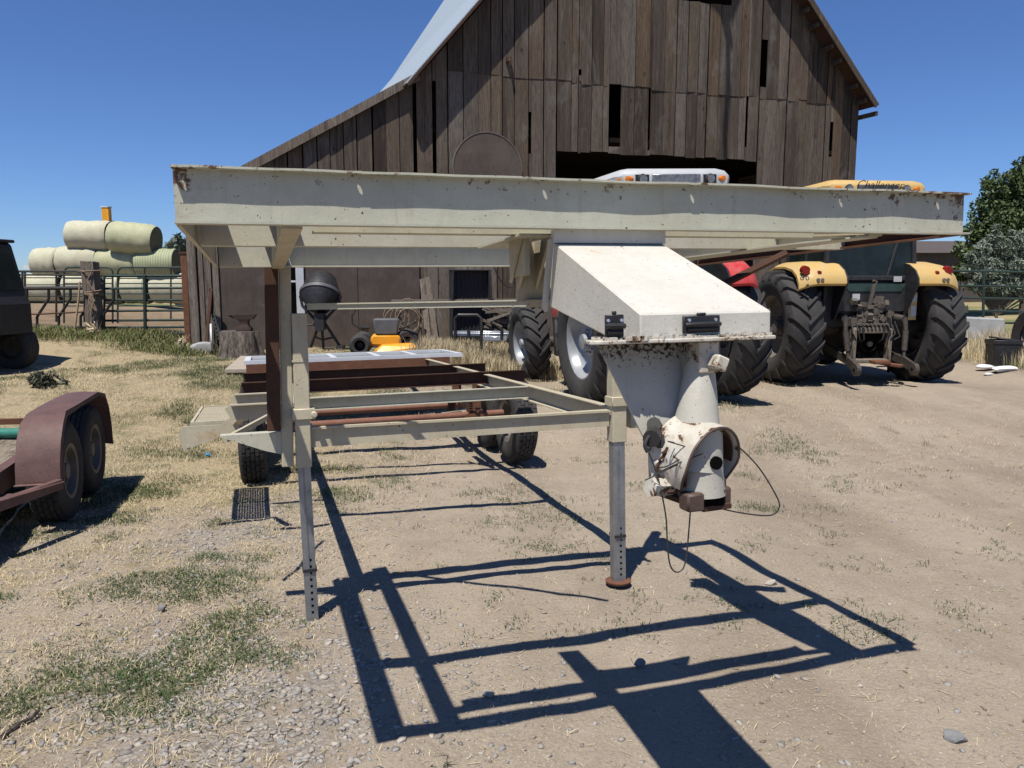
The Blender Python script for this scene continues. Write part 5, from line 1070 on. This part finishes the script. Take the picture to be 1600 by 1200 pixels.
# bed liner, leaning boards, shelf with cables, firewood, chrome bar
Y = 15.9; t = wt("bed_liner", "black plastic truck bed liner leaning upright on the barn wall", "bed liner", 736, 535, Y, R_(14)); z0 = t.location.z; k = k_(Y); w = 32*k; zt = at(736, 421, Y).z-z0
b = MB(); b.box(-w, w, .10, .14, .0, zt); b.prism([(-w, .14, 0), (-w-.06, -.22, .0), (-w+.02, -.10, zt), (-w, .14, zt)], (.05, 0, 0)); b.prism([(w, .14, 0), (w+.06, -.22, 0), (w-.02, -.10, zt), (w, .14, zt)], (-.05, 0, 0)); b.box(-w, w, -.1, .14, zt-.03, zt); b.box(-w-.06, w+.06, -.24, .1, 0, .05)
for j in range(9): x = -w+.08+j*(2*w-.16)/8; b.box(x-.02, x+.02, .085, .1, .05, zt-.05)
b.build("liner", m_black, t, smooth=False, bevel=.01)
for (x0, y0, x1, y1, lab) in ((671, 525, 660, 436, "grey weathered board leaning on the barn, left of the pair"), (684, 522, 668, 433, "brownish weathered board leaning on the barn, right of the pair")):
    a = at(x0, y0, 15.4); c = at(x1, y1, 15.75); a.z = min(a.z, g1(a.x, a.y)); t = thing("leaning_board", lab, "board", a, 0, "boards leaning on the barn"); b = MB(); b.bar((0, 0, 0), c-a, .11, .035, (0, 1, 0), tint=random.random()); b.build("board", m_oldwood, t, smooth=False, tint=True)
Y = 15.75; t = wt("wall_rail", "narrow weathered rail board nailed along the barn behind the cables", "rail", 700, 470, Y, R_(17), g=False); b = MB(); b.box(-1.15, 1.75, -.06, .06, -.04, .03, .6); b.build("board", m_oldwood, t, smooth=False, tint=True)
for x in (-1.0, -.2, 1.5):
    b = MB(); b.box(x-.04, x+.04, -.04, .04, -.9, -.04, random.random()); b.build("post", m_oldwood, t, smooth=False, tint=True)
t = wt("cable_coil", "loose coils of grey cable hung over the barn rail", "cable", 635, 490, 15.4, R_(17), g=False); b = MB()
for j in range(7):
    cx, rx, rz = random.uniform(-.25, .25), random.uniform(.14, .30), random.uniform(.22, .40); b.tube([(cx+rx*math.cos(a), random.uniform(-.02, .02)-.03*j, -.02+rz*math.sin(a)-.12+(.1 if j % 2 else 0)) for a in np.linspace(0, 6.28, 18)], .012, 5, False)
b.tube([(.1, -.1, .2), (.32, -.1, -.1), (.25, -.1, -.45), (-.1, -.05, -.5)], .015, 5); b.build("coils", m_rope, t)
t = wt("cable", "dark cable hanging on the barn boards right of the bed liner", "cable", 780, 440, 16.1, R_(17), g=False); b = MB(); b.tube([(-.15, 0, .42), (-.05, 0, .15), (.08, 0, -.05), (.22, 0, -.12), (.34, 0, -.09), (.37, 0, .1)], .014, 6); b.build("loop", m_dark, t)
Y = 15.9; t = wt("firewood_pile", "heap of split firewood sticks stacked right of the bed liner", "firewood", 790, 525, Y, R_(10)); z0 = t.location.z; zt = at(790, 483, Y).z-z0; b = MB()
for j in range(120):
    x, z = random.uniform(-.30, .55), random.uniform(.05, zt); a = random.uniform(-.9, .9); l = random.uniform(.12, .3); dy = random.uniform(-.25, .1); b.bar((x-l*math.cos(a), dy, z-l*math.sin(a)*.6), (x+l*math.cos(a), dy+random.uniform(-.1, .1), z+l*math.sin(a)*.6), random.uniform(.03, .07), random.uniform(.02, .06), tint=random.random())
b.build("sticks", m_oldwood, t, smooth=False, tint=True)
Y = 14.7; t = wt("grille_guard", "chrome bumper bar with black hoop lying in the tall dry grass", "bumper", 755, 535, Y, R_(-6)); z0 = t.location.z; k = k_(Y); zz = lambda y: at(755, y, Y).z-z0
b = MB(); b.box(-47*k, 54*k, -.06, .06, zz(525), zz(517)); b.box(-47*k, 54*k, -.075, -.06, zz(522), zz(520)); b.box(0, 38*k, -.08, .0, zz(532), zz(525)); b.build("bar", m_chrome, t, bevel=.02)
b = MB(); b.tube([(-43*k, -.08, zz(528)), (-43*k, -.08, zz(497)), (-38*k, -.08, zz(492)), (-8*k, -.08, zz(492)), (-2*k, -.08, zz(497)), (-2*k, -.08, zz(545))], .03, 8); b.tube([(-22*k, -.08, zz(527)), (-22*k, -.08, zz(515))], .03, 8); b.tube([(30*k, -.08, zz(530)), (30*k, -.08, zz(512))], .03, 8); b.build("hoop", m_dark, t)
b = MB(); b.bar((36*k, 0, zz(530)), (62*k, -.1, zz(548)), .05, .05); b.build("leg", m_rustdark, t)
# right edge: black tote, bags, wheel
Y = 14.6; t = wt("black_tote", "cracked black plastic tote box at the right edge near the fence", "tote box", 1573, 568, Y, R_(-8)); z0 = t.location.z; k = k_(Y); w = 20*k; zt = at(1573, 532, Y).z-z0
b = MB(); b.loft([[(x*f, y*f+.2, z) for x, y in ((-w, -.2), (w, -.2), (w, .2), (-w, .2))] for z, f in ((-.02, .88), (zt-.08, .98), (zt-.07, 1.04), (zt, 1.05), (zt, .97), (zt-.12, .9))]); b.build("box", m_black, t, bevel=.01)
b = MB(); b.M = Matrix.Rotation(.12, 4, 'Y'); b.box(-w*1.0, w*.9, .0, .42, zt-.0, zt+.03); b.build("lid", m_black, t, bevel=.01)
for i, (x, y, Y, sz, lab) in enumerate(((1543, 562, 14.2, (.20, .12, .06), "white plastic bag on the grass left of the black tote"), (1568, 570, 13.9, (.32, .15, .07), "larger white plastic bag in the grass in front of the black tote"), (1545, 572, 13.8, (.10, .08, .03), "small white scrap of plastic nearest the yellow tractor"))):
    p = at(x, y, Y); rock("plastic_bag", lab, "bag", (p.x, Y, g1(p.x, Y)+.03), sz, m_bag, .3*i, 20+i)["group"] = "white plastic rubbish by the tote"
t = wt("spare_wheel", "black wheel standing upright at the right edge behind the tote", "wheel", 1606, 545, 15.2); b = MB(); b.lathe([(.25, -.13), (.5, -.15), (.58, -.08), (.58, .08), (.5, .15), (.25, .13)], 32, 'x', c=(.12, 0, .55)); b.build("tyre", m_rubber, t); b = MB(); b.lathe([(.26, -.1), (.2, -.02), (0, -.02)], 24, 'x', c=(.12, 0, .55)); b.build("rim", m_rimdark, t)

# ================================================================ GROUND COVER AND SMALL STONES
def spots(n, dens, x0, x1, y0, y1):
    """random places weighted by a density and by nearness to the viewpoint's yard"""
    out = np.zeros((0, 2))
    while len(out) < n:
        y = y0*(y1/y0)**RNG.random(n); x = RNG.uniform(-1, 1, n)*(x1-x0)/2+(x0+x1)/2
        k = RNG.random(n) < dens(x, y); out = np.vstack([out, np.stack([x[k], y[k]], 1)])
    return out[:n]
def blades(name, label, cl, per, spread, hgt, wid, mat, lean=.6, scale=None):
    n = len(cl)*per; c = np.repeat(cl, per, 0); sc = np.ones(n) if scale is None else np.repeat(scale, per)
    p = c+RNG.normal(size=(n, 2))*spread*sc[:, None]; z = gfull(p[:, 0], p[:, 1])-.004
    a = RNG.random(n)*2*math.pi; h = RNG.uniform(hgt[0], hgt[1], n)*sc; ln = np.abs(RNG.normal(size=n))*lean*h
    d = np.stack([np.cos(a), np.sin(a), np.zeros(n)], 1); sd = np.stack([-np.sin(a), np.cos(a), np.zeros(n)], 1)
    w = RNG.uniform(wid[0], wid[1], n)[:, None]; b0 = np.stack([p[:, 0], p[:, 1], z], 1); up = np.array([0, 0, 1.])
    m = b0+d*(ln*.35)[:, None]+up*(h*.55)[:, None]; t = b0+d*ln[:, None]+up*(h*np.clip(1-.25*lean*RNG.random(n), .3, 1))[:, None]
    v = np.stack([b0, m-sd*w/2, t, m+sd*w/2], 1).reshape(-1, 3)
    tint = np.clip(np.repeat(RNG.random(len(cl)), per)*.6+RNG.random(n)*.4, 0, 1)
    o = npmesh(name, v, np.arange(4*n).reshape(n, 4), mat, tint=tint); return struct(o, "stuff", label)
nz = lambda x, y, s, k: vnoise(x, y, s, k)
shade_out = lambda x, y: 1.
d_dry = lambda x, y: np.clip(z_grass(x, y)*1.25, 0, 1)*np.clip((nz(x, y, .5, 21)*.6+nz(x, y, .17, 22)*.5-.28)*2.4, .03, 1)+.012
d_grn = lambda x, y: np.clip((nz(x, y, .62, 31)*.55+nz(x, y, .2, 32)*.35+nz(x, y, 1.9, 33)*.3-.615)*5, 0, 1)*np.clip(.10+z_grass(x, y)*1.5, 0, 1)
sc_ = lambda cl: .62+.9*np.clip((cl[:, 1]-4)/6, 0, 1)
cl = spots(22000, d_dry, -7.5, 7, 1.7, 15.5); blades("dry_grass", "short dry straw-coloured grass over the yard", cl, 9, .05, (.012, .05), (.0018, .004), m_dry, 1.3, sc_(cl))
cl = spots(15000, d_grn, -7.5, 3.5, 1.5, 15.5); blades("green_grass", "low patches of green grass in the yard", cl, 15, .045, (.012, .038), (.003, .0065), m_grass, 1.1, .3+sc_(cl)*.85)
tall = lambda x, y: sst((y-13.2)/.5)*sst((15.9-y)/.4)*sst((1.0-x)/.5)*sst((x+2.0)/.7)*.9+sst((x-9.1)/.4)*sst((y-13)/1)*sst((18-y)/1)*.22
cl = spots(1500, tall, -10, 13, 12.2, 17.5); blades("tall_dry_grass", "tall dry grass along the barn and the right fence", cl, 16, .07, (.12, .42), (.006, .012), m_dry, .35)
gt = lambda x, y: sst((y-14.0)/.5)*sst((16.6-y)/.5)*sst((-5.6-x)/.5)*np.clip(nz(x, y, .9, 42)*2-.5, 0, 1)+.5*sst((x-9.2)/.4)*sst((y-13.5)/1)*sst((15-y)/1)
cl = spots(1000, gt, -10, 12, 13, 16.8); blades("green_weeds", "green weeds growing at the foot of the fences", cl, 16, .12, (.04, .20), (.008, .016), m_weedgrass, .8)
d_sp = lambda x, y: .5*np.clip((nz(x, y, .8, 51)+nz(x, y, .25, 52)*.6-.92)*4, .01, 1)*sst((x+1.0)/.8)
cl = spots(300, d_sp, -1.5, 7.5, 1.8, 10); blades("sparse_weeds", "small scattered weeds in the bare dirt", cl, 18, .035, (.01, .035), (.003, .007), m_grass, 1.2)
# straw bits lying flat
def litter(name, label, pts, ln, wd, mat):
    n = len(pts); a = RNG.random(n)*math.pi; l = RNG.uniform(ln[0], ln[1], n)/2; w = RNG.uniform(wd[0], wd[1], n)/2; z = gfull(pts[:, 0], pts[:, 1])+.003
    d = np.stack([np.cos(a), np.sin(a), RNG.normal(size=n)*.12], 1)*l[:, None]; s = np.stack([-np.sin(a), np.cos(a), np.zeros(n)], 1)*w[:, None]; c = np.stack([pts[:, 0], pts[:, 1], z+.002], 1)
    v = np.stack([c-d-s, c+d-s, c+d+s, c-d+s], 1).reshape(-1, 3); o = npmesh(name, v, np.arange(4*n).reshape(n, 4), mat, tint=RNG.random(n)); return struct(o, "stuff", label)
d_lit = lambda x, y: np.clip(.22+z_grass(x, y), 0, 1)*np.clip(nz(x, y, .4, 61)*1.6-.3, .05, 1)
litter("straw_litter", "loose straw bits lying on the dirt", spots(16000, d_lit, -7, 7, 1.5, 13), (.012, .06), (.0012, .003), m_dry)
ico = bmesh.new(); bmesh.ops.create_icosphere(ico, subdivisions=1, radius=1); IV = np.array([v.co[:] for v in ico.verts]); IF = np.array([[v.index for v in f.verts] for f in ico.faces]); ico.free()
def pebbles(name, label, pts, sz, mat=None):
    n = len(pts); r = sz(n); v = IV[None]*RNG.uniform(.5, 1.2, (n, len(IV), 1)); s3 = np.stack([r*RNG.uniform(.8, 1.5, n), r*RNG.uniform(.6, 1.0, n), r*RNG.uniform(.28, .6, n)], 1)
    a = RNG.random(n)*math.pi; c, q = np.cos(a), np.sin(a); v = v*s3[:, None]; tz = RNG.normal(size=n)*.25
    x = v[..., 0]*c[:, None]-v[..., 1]*q[:, None]; y = v[..., 0]*q[:, None]+v[..., 1]*c[:, None]; z = v[..., 2]+v[..., 0]*tz[:, None]*.5
    V = np.stack([x+pts[:, :1], y+pts[:, 1:], z+gfull(pts[:, 0], pts[:, 1])[:, None]+(r*.10)[:, None]], 2).reshape(-1, 3)
    Fc = (IF[None]+np.arange(n)[:, None, None]*len(IV)).reshape(-1, 3); o = npmesh(name, V, Fc, mat or m_peb, tint=np.repeat(RNG.random(n), len(IF))); return struct(o, "stuff", label)
d_grv = lambda x, y: np.clip(z_gravel(x, y)**1.5*1.4, 0, 1)*np.clip(nz(x, y, .35, 71)*.9+nz(x, y, .11, 72)*.9-.36, .06, 1)
pebbles("gravel", "grey gravel stones scattered over the yard", spots(17000, d_grv, -5.5, 5.5, 1.5, 8.5), lambda n: .0035+.018*RNG.random(n)**4.2)
pebbles("small_pebbles", "tiny pale pebbles in the dirt", spots(15000, lambda x, y: np.clip(nz(x, y, .5, 73)*1.3-.2, .10, 1)*.6, -5.5, 7, 1.5, 11), lambda n: .0022+.006*RNG.random(n)**2.5)
pebbles("dirt_clods", "small crumbs of dry dirt over the yard", spots(16000, lambda x, y: np.clip(nz(x, y, .35, 74)*1.5-.35, .05, 1)*.7, -5.5, 7.5, 1.5, 12), lambda n: .003+.010*RNG.random(n)**3, m_clod)
def stone(px, py, sz, mat, label, seed, rz=0., grp=None):
    p = ground_at(px, py); o = rock("stone", label, "stone", (p.x, p.y, p.z+sz[2]*.35), sz, mat, rz, seed)
    if grp: o["group"] = grp
stone(1493, 1158, (.058, .038, .024), m_stone, "dark grey flat stone alone on the dirt at the lower right", 5, -.5)
stone(1205, 915, (.048, .032, .02), m_palestone, "pale rounded stone on the dirt just above the deck shadow", 6, .2)
stone(1000, 1038, (.035, .026, .018), m_stone, "grey stone lying inside the shadow of the gooseneck box", 7)
stone(763, 1087, (.030, .022, .018), m_palestone, "small pale stone above the double beam shadow", 8)
stone(1278, 998, (.022, .017, .012), m_palestone, "little pale stone between the two right deck-beam shadows", 9)
stone(253, 955, (.03, .025, .018), m_stone, "grey stone among the gravel and grass on the left", 11)
p = ground_at(325, 714); rock("plastic_scrap", "crumpled blue plastic scrap on the grass left of the entry step", "litter", (p.x, p.y, p.z+.02), (.035, .028, .02), m_blue, .3, 12)
b = MB(); pts = [ground_at(x, y) for x, y in ((-30, 1005), (20, 1150), (45, 1135))]
b = MB(); b.tube([ground_at(x, y)+Vector((0, 0, .012)) for x, y in ((2, 1162), (25, 1145), (50, 1128), (62, 1118))], [.012, .011, .009, .006], 6); o = b.build("dead_stick", m_stump); tag(o, "bent grey-brown stick lying in the grass at the lower left edge", "stick")
for (x, y, Y, a, c, n, lab) in ((74, 583, 10.4, 26, 13, 1100, "dusty dark weed bush beside the utility vehicle wheel"), (150, 520, 15.2, 12, 14, 350, "dry brown weed clump at the foot of the rope-wrapped post"), (290, 515, 15.0, 14, 14, 350, "straw weed clump at the foot of the rusty gate post")):
    p = at(x, y+c, Y); p.z = g1(p.x, p.y); t = thing("weed_bush", lab, "weed", p, 0, "weeds along the left fence"); k = Y/F
    leaves("foliage", [(np.array((0, 0, c*k)), np.array((a*k, a*k, c*k))), (np.array((a*k*.6, 0, c*k*.6)), np.array((a*k*.7, a*k*.6, c*k*.6)))], n, .035, m_dry if n < 500 else m_weed, t, 1.6, .38)
    b = MB()
    for j in range(6): b.tube([(0, 0, -.02), (random.uniform(-.1, .1), random.uniform(-.1, .1), c*k), (random.uniform(-.15, .15), random.uniform(-.1, .1), 1.7*c*k)], [.006, .005, .003], 5)
    b.build("stems", m_stick, t)

b = MB(); cp = [ground_at(x, y)+Vector((0, 0, .015)) for x, y in ((-4, 842), (8, 826), (22, 812), (28, 800), (46, 786))]
for a_, c_ in zip(cp, cp[1:]):
    for j in range(4): q0 = a_.lerp(c_, j/4); q1 = a_.lerp(c_, (j+1.15)/4); b.tube([q0+Vector((0, 0, .004)), (q0+q1)/2+Vector((.006, .004, 0)), q1], .007, 5)
o = b.build("chain", m_tin); tag(o, "pale chain lying on the ground in the utility trailer's shadow", "chain")
